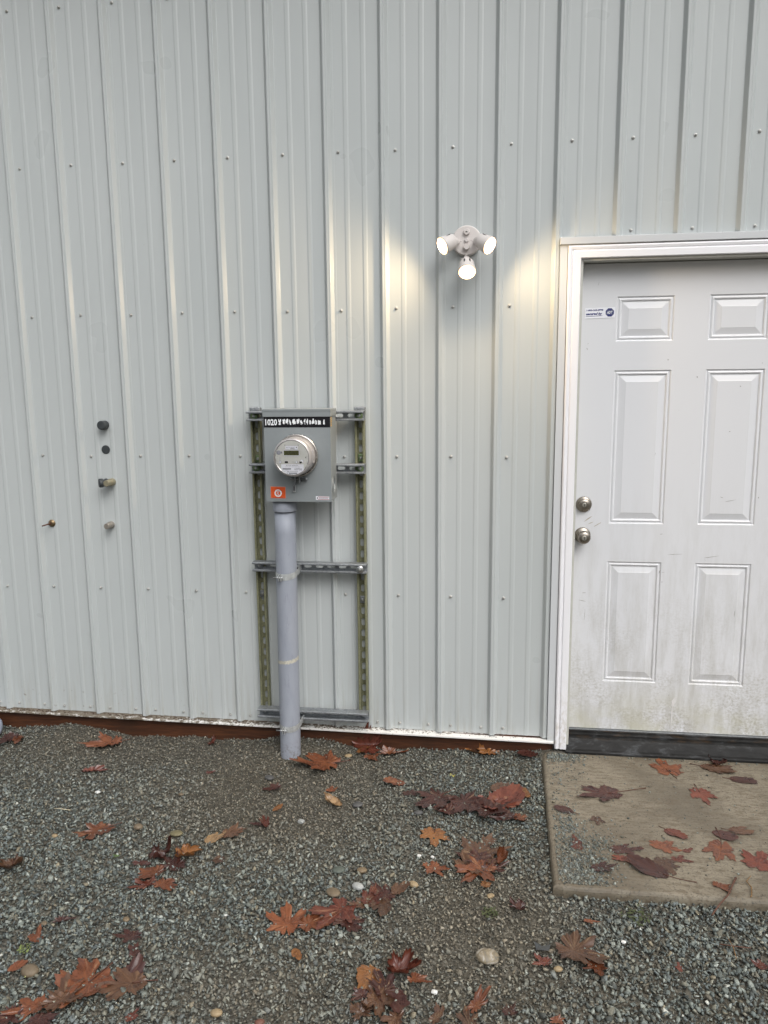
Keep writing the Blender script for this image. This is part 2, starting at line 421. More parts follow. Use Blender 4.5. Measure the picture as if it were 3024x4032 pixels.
# interior mass behind the sheet so light does not leak, eave and roof edge added out of view to shade the wall top
b = MB(); b.box((-3.3, .10, .05), (DX0-.02, .22, 4.0), M['jamb']); b.box((DX1+.02, .10, .05), (5.7, .22, 4.0), M['jamb'])
b.box((DX0-.02, .12, DZ+.06), (DX1+.02, .22, 4.0), M['jamb']); b.build('inner_wall', B)
b = MB(); b.box((-3.4, -.55, 3.98), (5.8, .22, 4.02), M['soffit']); b.box((-3.4, -.57, 3.96), (5.8, -.551, 4.14), M['trim'])
b.build('shade_eave', B)
# base flashing ledge with a lip, dirt lying on it
def strip(name, xs, f, m, parent):
    """f(x) -> list of (y, z) going across the strip"""
    bm = bmesh.new(); rows = [[bm.verts.new((x, y, z)) for y, z in f(x)] for x in xs]
    for a, c in zip(rows[:-1], rows[1:]):
        for k in range(len(a)-1): bm.faces.new((a[k], c[k], c[k+1], a[k+1]))
    bmesh.ops.recalc_face_normals(bm, faces=bm.faces)
    me = bpy.data.meshes.new(name); bm.to_mesh(me); bm.free(); me.materials.append(m)
    o = bpy.data.objects.new(name, me); C.objects.link(o); o.parent = parent; o.matrix_parent_inverse = pinv(parent); return o
def fl(x):
    zt = .0985-.0080*(x+.33); zb = .0895-.0080*(x+.33)
    return [(.004, zt+.03), (.004, zt+.003), (-.002, zt+.001), (-.033, zb+.0075), (-.0345, zb+.006), (-.0345, zb), (-.0325, zb), (-.0325, zb+.004)]
strip('base_flashing', np.linspace(-3.2, 2.2775, 60), fl, M['flash'], B)
b = MB(); b.box((-3.2, -.006, -.18), (2.276, .04, .082), M['wood']); o = b.build('skirt_board', B)
tag(o, 'reddish brown treated board under the white flashing')
# grit resting on the ledge
b = MB()
for k in range(300):
    x = random.uniform(-.4, .75) if k < 190 else (random.uniform(.75, 1.35) if k < 255 else random.uniform(1.3, 2.2)); r = random.uniform(.0018, .006)*(1 if k < 255 else .6)
    y = -random.uniform(.004, .024); z = .0985-.0080*(x+.33)-(-y)*.05
    vs = [(x+r*random.uniform(.7, 1.6)*dx, y+r*dy, z+r*.7*dz+.001) for dx, dy, dz in ((1, 0, 0), (-1, 0, 0), (0, 1, 0), (0, -1, 0), (0, 0, 1), (0, 0, -1))]
    b.faces(vs, [(0, 2, 4), (2, 1, 4), (1, 3, 4), (3, 0, 4), (2, 0, 5), (1, 2, 5), (3, 1, 5), (0, 3, 5)], simple('ledge_soil', (.085, .06, .045), .9, 0, .4, 200))
o = b.build('ledge_soil', B); o['kind'] = 'stuff'
# screws: one mesh, copied
b = MB()
b.lathe([(.0066, 0), (.0069, .0012), (.0062, .0020), (.0044, .0022)], M['screw'], n=14)
b.lathe([(.0042, .0021), (.0042, .0060), (.0034, .0070), (.0020, .0073)], M['screw'], n=6, smooth=False)
s0 = b.build('screw', None); s0.parent = B; s0.matrix_parent_inverse = pinv(B)
ZA = {'T': 3.139, 'A': 2.528, 'B': 1.916, 'C': 1.309, 'D': .703}
spots = [(0, 'T'), (1, 'T'), (2, 'T'), (3, 'T')]+[(i, 'A') for i in range(0, 15)]+[(i, 'B') for i in range(-1, 10)]+[(i, 'C') for i in range(-1, 10) if i != 5]+[(i, 'D') for i in range(-1, 10)]
pos = [(i*P+random.uniform(-.003, .003), ZA[r]+random.uniform(-.003, .003)) for i, r in spots]
for i in range(-1, 10): pos += [(i*P+.002+random.uniform(-.003, .003), .1245-.0045*i*P+random.uniform(-.002, .002)), (i*P-.094+random.uniform(-.003, .003), .1245-.0045*i*P+random.uniform(-.002, .002))]
for i in (11, 12, 13, 14): pos.append((i*P+.004, 2.192))
pos = [p for p in pos if not (p[1] < .2 and (1.0 < p[0] < 1.1))]
for k, (x, z) in enumerate(pos):
    o = s0 if k == 0 else s0.copy()
    if k: C.objects.link(o); o.parent = B; o.matrix_parent_inverse = pinv(B)
    o.location = (x, -.0002, z); o.rotation_euler = (random.uniform(-.09, .09), random.uniform(0, 1), random.uniform(-.09, .09))

# ---------------------------------------------------------------- door opening
SY = .045; SX0, SX1 = 2.345, 3.2594; SZ0, SZ1 = .114, 2.076
# outer metal trim (channel) and white brick mould
b = MB()
b.box((2.2505, -.026, .072), (2.2790, .02, 2.139), M['trim'])
b.box((3.3254, -.026, .072), (3.3539, .02, 2.139), M['trim'])
b.box((2.2495, -.036, 2.1415), (3.3549, .02, 2.168), M['trim'], .0012)
b.box((2.2575, -.022, 2.139), (3.347, .015, 2.1413), M['trim'])
b.build('metal_trim', B)
def mould_profile(b, path, m):
    """path of frames: (corner position, outward dir) mitred moulding; profile (across 0..W from inner edge, y)"""
    pr = [(0, .015), (0, -.033), (.0025, -.036), (.026, -.036), (.029, -.034), (.0305, -.031), (.033, -.031), (.0345, -.034), (.043, -.036), (.0470, -.034), (.049, -.030), (.0495, .01)]
    rows = []
    for (x, z), (ox, oz) in path: rows.append([(x+ox*a, y, z+oz*a) for a, y in pr])
    vs = [p for r in rows for p in r]; n = len(pr)
    fs = [(j*n+i, j*n+i+1, (j+1)*n+i+1, (j+1)*n+i) for j in range(len(rows)-1) for i in range(n-1)]
    b.faces(vs, fs, m)
b = MB(); XI, XJ, ZI = 2.3305, 3.2740, 2.0880
mould_profile(b, [((XI, .046), (-1, 0)), ((XI, ZI), (-1, 1)), ((XJ, ZI), (1, 1)), ((XJ, .046), (1, 0))], M['mold'])
b.build('door_casing', B)
b = MB()   # jamb with stop
b.box((XI+.0015, -.020, .05), (SX0-.004, .12, SZ1+.03), M['jamb']); b.box((SX1+.004, -.020, .05), (XJ-.0015, .12, SZ1+.03), M['jamb'])
b.box((SX0-.0038, -.024, SZ1+.0035), (SX1+.0038, .12, SZ1+.03), M['jamb']); b.box((XI-.01, .06, -.02), (XJ+.01, .14, .114), M['black'])
b.build('door_jamb', B)

# six panel door
def door_mesh():
    bm = MB(); m = M['door']
    cx = [SX0, 2.4845, 2.7065, 2.8400, 3.0640, SX1]; pcols = (1, 3)
    cz = [SZ0, .3325, .8640, 1.0267, 1.6580, 1.7725, 1.9480, SZ1]; prow = (1, 3, 5)
    bmm = bm.bm; k = bm.mi(m); g = {}
    def V(x, y, z):
        key = (round(x, 5), round(y, 5), round(z, 5))
        if key not in g: g[key] = bmm.verts.new((x, y, z))
        return g[key]
    def F(*vs):
        f = bmm.faces.new(vs); f.material_index = k
    rings = [(o_, d_*.75) for o_, d_ in [(0, 0), (.0012, .0012), (.0030, .0052), (.0060, .0066), (.0085, .0050), (.0115, .0030), (.0145, .0028), (.0170, .0050), (.0185, .0088), (.0215, .0096), (.0235, .0092), (.0450, .0022), (.0470, .0012), (.0485, .0012)]]
    for i in range(len(cx)-1):
        for j in range(len(cz)-1):
            x0, x1, z0, z1 = cx[i], cx[i+1], cz[j], cz[j+1]
            if i in pcols and j in prow:
                prev = None
                for o, d in rings:
                    r = [V(x0+o, SY+d, z0+o), V(x1-o, SY+d, z0+o), V(x1-o, SY+d, z1-o), V(x0+o, SY+d, z1-o)]
                    if prev:
                        for q in range(4): F(prev[q], prev[(q+1) % 4], r[(q+1) % 4], r[q])
                    prev = r
                F(*prev)
            else: F(V(x0, SY, z0), V(x1, SY, z0), V(x1, SY, z1), V(x0, SY, z1))
    bm.box((SX0, SY+.0002+.012, SZ0+.0005), (SX1, SY+.045, SZ1-.0005), m)
    for a, c in (((SX0, SZ0), (SX1, SZ0)), ((SX0, SZ1), (SX1, SZ1)), ((SX0, SZ0), (SX0, SZ1)), ((SX1, SZ0), (SX1, SZ1))):
        bm.faces([(a[0], SY, a[1]), (c[0], SY, c[1]), (c[0], SY+.0125, c[1]), (a[0], SY+.0125, a[1])], [(0, 1, 2, 3)], m)
    return bm.build('door', B)
D = door_mesh(); tag(D, 'white six panel door, grimy towards its foot')
def at_door(b, name): return b.build(name, D)
b = MB(); ax = ((2.3805, SY, 1.1075), (0, -1, 0))
b.lathe([(.0325, 0), (.0330, .004), (.0315, .008), (.0265, .0095), (.0245, .011), (.0238, .020), (.0225, .0225), (.0090, .0228)], M['nickel'], ax, 48)
b.lathe([(.0085, .0226), (.0085, .0242), (.0075, .0248)], M['nickd'], ax, 24)
b.box((2.3793, SY-.0258, 1.1015), (2.3817, SY-.0249, 1.1120), M['black']); at_door(b, 'deadbolt')
b = MB(); ax = ((2.3790, SY, .9760), (0, -1, 0))
b.lathe([(.0330, 0), (.0335, .004), (.0320, .008), (.0270, .011), (.0170, .0135), (.0135, .0170), (.0130, .030), (.0165, .034), (.0235, .0375), (.0270, .044), (.0282, .051), (.0272, .058), (.0235, .0635), (.0180, .0665), (.0120, .0680), (.0105, .0682)], M['nickel'], ax, 48)
b.lathe([(.0100, .0680), (.0100, .0694), (.0088, .0700)], M['nickd'], ax, 24)
b.box((2.3778, SY-.0712, .9700), (2.3802, SY-.0701, .9810), M['black']); at_door(b, 'door_knob')
# security sticker
b = MB(); Z0, Z1, X0, X1 = 1.8655, 1.9065, 2.3610, 2.4790; y = SY-.0012
b.faces([(X0, y, Z0-.0015), (X1, y, Z0+.001), (X1, y, Z1+.001), (X0, y, Z1-.001)], [(0, 1, 2, 3)], M['label'])
b.text('1-800-369-0998', X0+.0040, y-.0004, Z1-.0135, .0088, M['navy'], bold=.00035, width=.065, rotz=.02)
b.text('secured by', X0+.0035, y-.0004, Z0+.0125, .0125, M['navy'], shear=.25, bold=.0006, width=.064, rotz=.02)
b.faces([(X0+.0035, y-.0003, Z0+.0068), (X0+.068, y-.0003, Z0+.0085), (X0+.068, y-.0003, Z0+.0100), (X0+.0035, y-.0003, Z0+.0083)], [(0, 1, 2, 3)], M['navy'])
oc = [(X1-.0215+.0178*math.cos(R(22.5+45*k)), (Z0+Z1)/2+.0010+.0178*math.sin(R(22.5+45*k))) for k in range(8)]
b.poly(oc, M['inkg'], y-.0003)
oc = [(X1-.0215+.0168*math.cos(R(22.5+45*k)), (Z0+Z1)/2+.0010+.0168*math.sin(R(22.5+45*k))) for k in range(8)]
b.poly(oc, M['navy'], y-.0005)
cx, cz = X1-.0215, (Z0+Z1)/2+.0010
for (a0, c0, a1, c1) in ((-.0118, .0086, .0118, .0094), (-.0118, -.0094, .0118, -.0086), (-.0118, -.0094, -.0110, .0094), (.0110, -.0094, .0118, .0094)):
    b.faces([(cx+a0, y-.0007, cz+c0), (cx+a1, y-.0007, cz+c0), (cx+a1, y-.0007, cz+c1), (cx+a0, y-.0007, cz+c1)], [(0, 1, 2, 3)], M['inkg'])
b.text('ADT', cx-.0105, y-.0009, cz-.0052, .0150, M['whitep'], shear=.12, bold=.0004, width=.021)
o = b.build('sticker', D, recalc=False); tag(o, 'white sticker with blue octagon')
# scuffs on the door are thin flat paint marks
def streak(b, x, z, l, wd, ang, m, y):
    c, s = math.cos(R(ang)), math.sin(R(ang)); n = 6; top, bot = [], []
    for i in range(n+1):
        t = i/n; ww = wd*math.sin(math.pi*(.1+.8*t))*random.uniform(.6, 1.1); dd = random.uniform(-.15, .15)*wd
        px, pz = x+c*l*(t-.5)-s*dd, z+s*l*(t-.5)+c*dd
        top.append((px-s*ww/2, y, pz+c*ww/2)); bot.append((px+s*ww/2, y, pz-c*ww/2))
    b.faces(top+bot, [(i, i+1, n+2+i, n+1+i) for i in range(n)], m)
sm = simple('scuff_tan', (.40, .36, .28), .6, var=.2, scale=90); sg = simple('scuff_grey', (.25, .24, .22), .6, var=.2, scale=90)
for x, z, l, wd, a, m in ((2.400, 1.045, .040, .004, 38, sm), (2.412, 1.028, .022, .003, 25, sm), (2.440, 1.022, .035, .003, 32, sm), (2.374, 1.745, .010, .0018, 300, sg), (2.376, 1.765, .006, .0012, 30, sg),
    (2.965, 1.128, .042, .0018, 12, sg), (2.93, 1.142, .012, .0015, -20, sg), (3.073, 1.142, .006, .003, 90, sg), (2.905, .892, .06, .002, 10, sg), (2.70, .823, .014, .003, 80, sg), (2.715, .822, .012, .001, 5, sg),
    (2.388, .690, .030, .0018, -12, sg), (2.400, .63, .05, .0010, 88, sg), (2.712, .780, .006, .0018, 90, sg), (3.01, .65, .03, .0014, 88, sg), (2.975, 1.590, .006, .003, 320, sg), (2.945, 1.41, .006, .003, 0, sg), (2.70, .985, .012, .002, 10, sg), (2.395, .725, .016, .002, 5, sg), (2.76, .90, .06, .0016, 4, sg)):
    b = MB(); streak(b, x, z, l, wd, a, m, SY-.0008); b.build('scuff_mark', D, recalc=False)
# white run of paint low on the door
b = MB(); wp = simple('paint_run', (.74, .73, .72), .35)
streak(b, 2.786, .252, .045, .020, 70, wp, SY-.0010); streak(b, 2.780, .185, .12, .005, 89, wp, SY-.0012); b.build('paint_run', D, recalc=False)
# sill under the door
b = MB(); x0, x1 = XI-.002, XJ+.002
pr = [(.070, .1115), (.028, .1110), (.024, .1085), (.024, .1030), (.014, .1010), (.010, .0990), (.010, .0900), (-.006, .0860), (-.010, .0800), (-.028, .0480), (-.040, .0440), (-.0425, .0405), (-.0425, .0320), (-.03, .0305), (.070, .0305)]
n = len(pr); b.faces([(x0, y, z) for y, z in pr]+[(x1, y, z) for y, z in pr], [(i, (i+1) % n, n+(i+1) % n, n+i) for i in range(n)]+[tuple(range(n)), tuple(range(2*n-1, n-1, -1))], M['rubber'])
b.box((SX0, .030, .1085), (SX1, .05, .1118), M['galv']); b.build('door_sill', B)

# ---------------------------------------------------------------- strut frame
def strut(b, L, m, slot_off=.0125, depth=.041):
    """channel along +Z from 0..L, width 41 mm along X, open towards -Y, web at y=0"""
    W = .0206; t = .0025
    prof = [(-W, 0), (-W, -depth), (-W+.0022, -depth-.0012), (-W+.0075, -depth-.0012), (-W+.0092, -depth+.001), (-W+.0092, -depth+.0075), (-W+.0072, -depth+.0075), (-W+.0068, -depth+.0028), (-W+.0040, -depth+.0022), (-W+t, -depth+.004), (-W+t, -t)]
    for sgn in (1, -1):
        n = len(prof); vs = [(x*sgn, y, z) for z in (0, L) for x, y in prof]
        b.faces(vs, [(i, (i+1) % n, n+(i+1) % n, n+i) for i in range(n)]+[tuple(range(n)), tuple(range(2*n-1, n-1, -1))], m)
    # slotted web, front and back skins plus slot walls
    Wi = W-t; pitch = .0508; z = 0; c = slot_off
    cells = []
    while z < L-1e-6:
        zc = c+pitch*len(cells)+.0
        z1 = min(L, zc+pitch/2); cells.append((z, z1, zc)); z = z1
    for z0, z1, zc in cells:
        hl, hr = .0085, .0080
        if zc-hl-hr < z0+.001 or zc+hl+hr > z1-.001:
            b.faces([(-Wi, -t, z0), (Wi, -t, z0), (Wi, -t, z1), (-Wi, -t, z1)], [(0, 1, 2, 3)], m); continue
        sl = []; N = 6
        for k in range(N+1): a = math.pi*k/N; sl.append((hr*math.cos(a), zc+hl+hr*math.sin(a)))
        for k in range(N+1): a = math.pi+math.pi*k/N; sl.append((hr*math.cos(a), zc-hl+hr*math.sin(a)))
        ns = len(sl)
        out = []
        for x, zz in sl:
            dx, dz = x, zz-zc; s = min(Wi/abs(dx) if abs(dx) > 1e-6 else 1e9, ((z1-zc) if dz > 0 else (zc-z0))/abs(dz) if abs(dz) > 1e-6 else 1e9)
            out.append((dx*s, zc+dz*s))
        vs = [(x, -t, zz) for x, zz in sl]+[(x, -t, zz) for x, zz in out]+[(x, 0, zz) for x, zz in sl]
        fs = [(i, (i+1) % ns, ns+(i+1) % ns, ns+i) for i in range(ns)]+[(i, (i+1) % ns, 2*ns+(i+1) % ns, 2*ns+i) for i in range(ns)]
        b.faces(vs, fs, m)
        # corners between rays
        def side(p): return 0 if abs(abs(p[0])-Wi) < 1e-5 else 1
        for i in range(ns):
            p, q = out[i], out[(i+1) % ns]
            if side(p) != side(q):
                cxn = Wi if (p[0]+q[0]) > 0 else -Wi; czn = z1 if (p[1]+q[1])/2 > zc else z0
                b.faces([(p[0], -t, p[1]), (q[0], -t, q[1]), (cxn, -t, czn)], [(0, 1, 2)], m)
F = empty('strut_frame', (1.222, 0, .15), 'tall slotted metal strut frame bolted to the siding behind the grey meter box', 'strut frame')
def place(b, name, loc, rot, parent, label=None):
    bmesh.ops.transform(b.bm, matrix=Matrix.Translation(loc) @ rot, verts=b.bm.verts)
    o = b.build(name, parent)
    if label: o['label'] = label
    return o
I4 = Matrix.Identity(4); HR = Matrix.Rotation(R(90), 4, 'Y')
for x, z0, z1 in ((.9975, .150, 1.512), (1.4465, .150, 1.514)):
    b = MB(); strut(b, z1-z0, M['olive'], slot_off=.0265, depth=.030); o = place(b, 'upright_strut', (x, -.0060, z0), I4, F)
for xa, xb, z in ((.9725, 1.4710, 1.484), (.9770, 1.4715, 1.2635), (.9745, 1.4730, .8370), (.9730, 1.4710, .1652)):
    b = MB(); strut(b, xb-xa, M['galv'], slot_off=.035); place(b, 'cross_strut', (xa, -.0380, z), HR, F)
def bolt(x, y, z, washer, name='bolt', r=.0125, sq=True):
    b = MB()
    if sq: b.box((x-.0125, y-.004, z-.0165), (x+.0125, y, z+.0165), washer, .003, 2)
    else: b.lathe([(r, 0), (r+.0003, .003), (.006, .0045)], washer, ((x, y, z), (0, -1, 0)), 24)
    b.lathe([(.0068, .0035), (.0068, .0100), (.0050, .0115)], M['bolt'], ((x, y, z), (0, -1, 0)), 6, smooth=False)
    b.lathe([(.0030, .0110), (.0030, .0165)], M['bolt'], ((x, y, z), (0, -1, 0)), 10)
    b.build(name, F)
for x, z, wm, sq in ((.9965, 1.484, 'green', False), (1.4465, 1.484, 'green', False), (.9985, 1.2635, 'green', False), (1.4475, 1.2635, 'green', False), (.9985, .837, 'galv', False), (.999, .1652, 'galv', False), (1.4475, .1652, 'galv', False)):
    bolt(x, -.0407, z, M[wm], r=.0165, sq=sq)
bolt(1.4475, -.0810, .837, M['bolt'], r=.0155, sq=False)
for x, z, wm in ((.9985, 1.300, 'green'), (1.4475, 1.305, 'green'), (.9975, .700, 'galv'), (1.4475, .685, 'galv')): bolt(x, -.0088, z, M[wm])
for x in (.9975, 1.4465):
    b = MB(); b.box((x-.0225, -.0378, 1.503), (x+.0225, -.004, 1.520), M['galv'], .004); b.build('end_cap', F)
    
# ---------------------------------------------------------------- meter box
BX = empty('meter_box', (1.22, -.08, 1.144), 'grey electric meter box with a round silver meter and an orange sticker', 'meter box')
x0, x1, z0, z1, yf, yb = 1.0835, 1.3560, 1.1440, 1.4860, -.198, -.0812
b = MB(); g = M['box']
b.box((x0+.002, yf+.002, z0+.002), (x1-.001, yb, 1.5035), g, .0015)                  # body
b.box((x0-.001, yf-.0015, z0), (x1, yf+.0018, z1-.0010), g, .0010)                    # front cover
b.box((x0, yf-.0012, z0-.002), (x1+.002, yf+.010, z0+.0015), g, .0005)                  # bottom lip
b.build('enclosure', BX)
b = MB(); b.box((x0-.0040, yf-.0050, z1+.0002), (x1+.0025, yb-.001, z1+.0300), g, .0010); b.box((x0-.0045, yf-.0062, z1+.0225), (x1+.003, yb-.0008, z1+.0306), g, .0008)
b.build('lid', BX)
b = MB()      # knockout rings on the right side
for r in (.036, .028, .020, .013): b.lathe([(r, 0), (r, .0012), (r-.0016, .0016), (r-.0016, .0002)], g, ((x1-.0012, -.150, 1.2080), (1, 0, 0)), 36, False, False)
b.box((x1-.001, -.190, 1.150), (x1+.0012, -.110, 1.1535), g)
b.build('knockout', BX)
b = MB()      # black label strip with glyphs
yy = yf-.0022; b.faces([(x0+.0002, yy, 1.4440), (x1-.0006, yy, 1.4440), (x1-.0006, yy, 1.4852), (x0+.0002, yy, 1.4852)], [(0, 1, 2, 3)], M['blk'])
b.text('1020', x0+.0020, yy-.0004, 1.4535, .0330, M['whitep'], bold=.0010, width=.0490)
gx = x0+.0600; G = '97 T Y E B E H F N N V M'
random.seed(3)
for wd, kind in ((.016, 0), (.013, 1), (.013, 2), (.012, 3), (.018, 4), (.014, 1), (.012, 4), (.010, 3), (.012, 2), (.009, 5), (.014, 1), (.009, 5), (.015, 6), (.016, 7)):
    n = {0: 8, 1: 8, 2: 7, 3: 7, 4: 9, 5: 3, 6: 5, 7: 3}[kind]
    for q in range(n):
        hh = random.uniform(.005, .012) if kind < 5 else random.uniform(.013, .020); zc = 1.4540+(random.uniform(0, max(.001, .0245-hh)) if kind < 5 else random.uniform(0, .003))
        ww = random.uniform(.35, .75)*wd*.55 if kind < 5 else wd*.3; xx = gx+random.uniform(0, max(.0005, wd-ww-.0015)); sh = random.uniform(-.0015, .0015)
        b.faces([(xx, yy-.0004-.00005*q, zc), (xx+ww, yy-.0004-.00005*q, zc+sh), (xx+ww+sh, yy-.0004-.00005*q, zc+hh), (xx+sh, yy-.0004-.00005*q, zc+hh)], [(0, 1, 2, 3)], M['whitep'])
    gx += wd+.0008
o = b.build('label_strip', BX, recalc=False); tag(o, 'black strip with smeared white characters')
b = MB()      # orange sticker
yy = yf-.0022; b.faces([(1.1030, yy, 1.1565), (1.1655, yy, 1.1555), (1.1655, yy, 1.2035), (1.1030, yy, 1.2045)], [(0, 1, 2, 3)], M['pink'])
b.faces([(1.1042, yy-.0003, 1.1577), (1.1643, yy-.0003, 1.1567), (1.1643, yy-.0003, 1.2023), (1.1042, yy-.0003, 1.2033)], [(0, 1, 2, 3)], M['orange'])
cx, cz = 1.1340, 1.1772
def ringf(b, cx, cz, r0, r1, y, m, n=28):
    vs = [(cx+r*math.cos(2*math.pi*i/n), y, cz+r*math.sin(2*math.pi*i/n)) for r in (r0, r1) for i in range(n)]
    b.faces(vs, [(i, (i+1) % n, n+(i+1) % n, n+i) for i in range(n)], m)
ringf(b, cx, cz, .0098, .0155, yy-.0006, M['whitep'])
b.text('Service', cx, yy-.0006, 1.1935, .0055, M['redink'], 'CENTER', width=.022)
for dx, dz, ww, hh in ((-.005, .004, .009, .0022), (-.004, 0, .007, .0020), (-.005, -.004, .0045, .0022), (.001, -.0075, .003, .005), (-.001, .0005, .0018, .008), (-.0165, .0112, .033, .0010)):
    b.faces([(cx+dx, yy-.0008, cz+dz), (cx+dx+ww, yy-.0008, cz+dz), (cx+dx+ww, yy-.0008, cz+dz+hh), (cx+dx, yy-.0008, cz+dz+hh)], [(0, 1, 2, 3)], M['whitep'] if ww < .03 else M['redink'])
b.faces([(1.112, yy-.0005, 1.1585), (1.157, yy-.0005, 1.1580), (1.157, yy-.0005, 1.1592), (1.112, yy-.0005, 1.1597)], [(0, 1, 2, 3)], M['redink'])
o = b.build('sticker', BX, recalc=False); tag(o, 'orange sticker with a white ring emblem')
b = MB()      # warning label
b.faces([(1.2905, yy, 1.1515), (1.3455, yy, 1.1505), (1.3455, yy, 1.1655), (1.2905, yy, 1.1665)], [(0, 1, 2, 3)], M['label'])
for zz in (1.1530, 1.1625): b.faces([(1.2995, yy-.0004, zz), (1.3445, yy-.0004, zz-.0006), (1.3445, yy-.0004, zz+.0014), (1.2995, yy-.0004, zz+.0020)], [(0, 1, 2, 3)], M['redink'])
b.faces([(1.2945, yy-.0004, 1.1555), (1.2985, yy-.0004, 1.1555), (1.2985, yy-.0004, 1.1620), (1.2955, yy-.0004, 1.1625)], [(0, 1, 2, 3)], M['blk'])
b.faces([(1.302, yy-.0004, 1.1575), (1.342, yy-.0004, 1.1570), (1.342, yy-.0004, 1.1600), (1.302, yy-.0004, 1.1605)], [(0, 1, 2, 3)], M['inkg'])
o = b.build('sticker', BX, recalc=False); tag(o, 'small white label with red bars')
b = MB(); xx = x1-.0004
b.faces([(xx, -.187, 1.4470), (xx, -.170, 1.4470), (xx, -.170, 1.4840), (xx, -.187, 1.4840)], [(0, 1, 2, 3)], M['yellow'])
for k in range(4): b.faces([(xx+.0004, -.1835, 1.454+.007*k), (xx+.0004, -.1740, 1.454+.007*k), (xx+.0004, -.1765, 1.4575+.007*k), (xx+.0004, -.1815, 1.4585+.007*k)], [(0, 1, 2, 3)], M['ink'])
o = b.build('sticker', BX, recalc=False); tag(o, 'yellow sticker with dark marks on the side')
# meter
MX, MZ = 1.2195, 1.3320
b = MB(); ax = ((MX, yf-.001, MZ), (0, -1, 0))
b.lathe([(.0800, 0), (.0855, .003), (.0868, .010), (.0858, .017), (.0830, .020), (.0800, .019), (.0790, .012)], M['ring'], ax, 72, False, False)
b.build('meter_ring', BX)
b = MB()
b.lathe([(.0785, .010), (.0780, .020), (.0768, .045), (.0772, .046), (.0770, .052), (.0758, .053), (.0752, .085), (.0758, .0865), (.0758, .090), (.0745, .093), (.0720, .096), (.0690, .0972)], M['mcan'], ax, 72, False, False)
for a in (12, -12, 0): 
    c, s = math.cos(R(a)), math.sin(R(a)); b.box((MX+.0755*c-.001, yf-.060, MZ+.0755*s-.010), (MX+.0755*c+.0035, yf-.030, MZ+.0755*s+.010), M['mcan'], .001)
can = b.build('meter_can', BX)
b = MB(); yq = yf-.001-.0925
b.lathe([(.0725, .090), (.0715, .0938), (.0690, .0942), (.0655, .0925)], M['ring'], ax, 72, False, False)
b.lathe([(.0700, .0900), (.0700, .0925)], M['meter'], ax, 72, True, True)
y = yq-.0008
def rect(x0, z0, x1, z1, m, d=0): b.faces([(MX+x0, y-d, MZ+z0), (MX+x1, y-d, MZ+z0), (MX+x1, y-d, MZ+z1), (MX+x0, y-d, MZ+z1)], [(0, 1, 2, 3)], m)
def frame(x0, z0, x1, z1, t, m, h):
    for a in ((x0, z0, x1, z0+t), (x0, z1-t, x1, z1), (x0, z0+t, x0+t, z1-t), (x1-t, z0+t, x1, z1-t)):
        b.box((MX+a[0], y-h, MZ+a[1]), (MX+a[2], y+.0002, MZ+a[3]), m, .0004, 1)
W_ = M['label']
rect(-.0245, .0315, .0245, .0455, W_, .0002); rect(-.0245, .0470, .0245, .0474, M['inkg'], .0002)
b.text('GRIDSTREAM RF', -.0140+MX, y-.0005, .0385+MZ, .0036, M['ink'], width=.0285)
rect(-.006, .0325, .0135, .0347, M['inkg'], .0004); rect(-.0205, .0375, -.0165, .0410, M['inkg'], .0004); rect(.0180, .0370, .0215, .0415, M['ink'], .0004); rect(-.022, .0325, -.012, .0332, M['inkg'], .0004)
rect(-.0030, .0360, .0090, .0374, M['inkg'], .0004)
frame(-.0345, .0055, .0315, .0300, .0030, M['label'], .0018)
rect(-.0315, .0085, .0285, .0270, M['lcd'], .0006)
for k in range(6): rect(-.009+.0052*k, .0130, -.009+.0052*k+.0032, .0225, M['lcdd'], .0009)
rect(-.026, .0150, -.014, .0200, M['lcdd'], .0009)
for sx in (-.0495, ):
    b.lathe([(.0088, 0), (.0078, .0004)], M['inkg'], ((MX-.0520, y, MZ+.0190), (0, -1, 0)), 24)
    rect(-.0520, .0150, -.0385, .0235, M['inkg'], .0003); rect(-.0410, .0160, -.0385, .0225, M['ink'], .0006)
for (ax0, az0, ax1, az1) in ((-.0495, -.0160, -.0495, .0020), (-.0445, -.0160, -.0445, .0020), (-.0005, -.0160, .0170, -.0160), (-.0005, -.0205, .0170, -.0205)):
    rect(min(ax0, ax1)-.0004, min(az0, az1)-.0004, max(ax0, ax1)+.0004, max(az0, az1)+.0004, M['inkg'], .0003)
for px, pz in ((-.0470, -.0185), (.0185, -.0183)): b.lathe([(.0046, 0), (.0046, .002)], M['inkg'], ((MX+px, y, MZ+pz), (0, -1, 0)), 20); b.lathe([(.0036, .002), (.003, .0042)], M['label'], ((MX+px, y, MZ+pz), (0, -1, 0)), 20)
rect(-.0290, -.0218, -.0165, -.0150, M['blk'], .0005); b.box((MX+.0300, y-.004, MZ-.0235), (MX+.0420, y, MZ-.0145), M['blk'], .002); b.lathe([(.0065, 0), (.0055, .003)], M['label'], ((MX+.0400, y, MZ-.0150), (0, -1, 0)), 18)
rect(-.0655, -.012, -.0635, -.009, M['blk'], .0004); rect(.0545, -.0030, .0570, .0030, M['blk'], .0004); rect(-.0290, .0475, -.0245, .0492, M['blk'], .0005); rect(.0245, .0475, .0290, .0492, M['blk'], .0005)
for k in range(5):
    rect(-.0655+.0015*abs(k-1.5), -.033+.009*k, -.0555, -.0323+.009*k, M['inkg'], .0002); rect(.0575, -.033+.009*k, .0665-.0012*abs(k-1.5), -.0323+.009*k, M['inkg'], .0002)
lab = [(-.0440, -.0265), (.0460, -.0265), (.0460, -.0500), (.0380, -.0570), (.0250, -.0630), (.0100, -.0665), (-.0100, -.0665), (-.0250, -.0630), (-.0370, -.0575), (-.0440, -.0520)]
b.poly([(MX+x, MZ+z) for x, z in lab], M['label'], y-.0003)
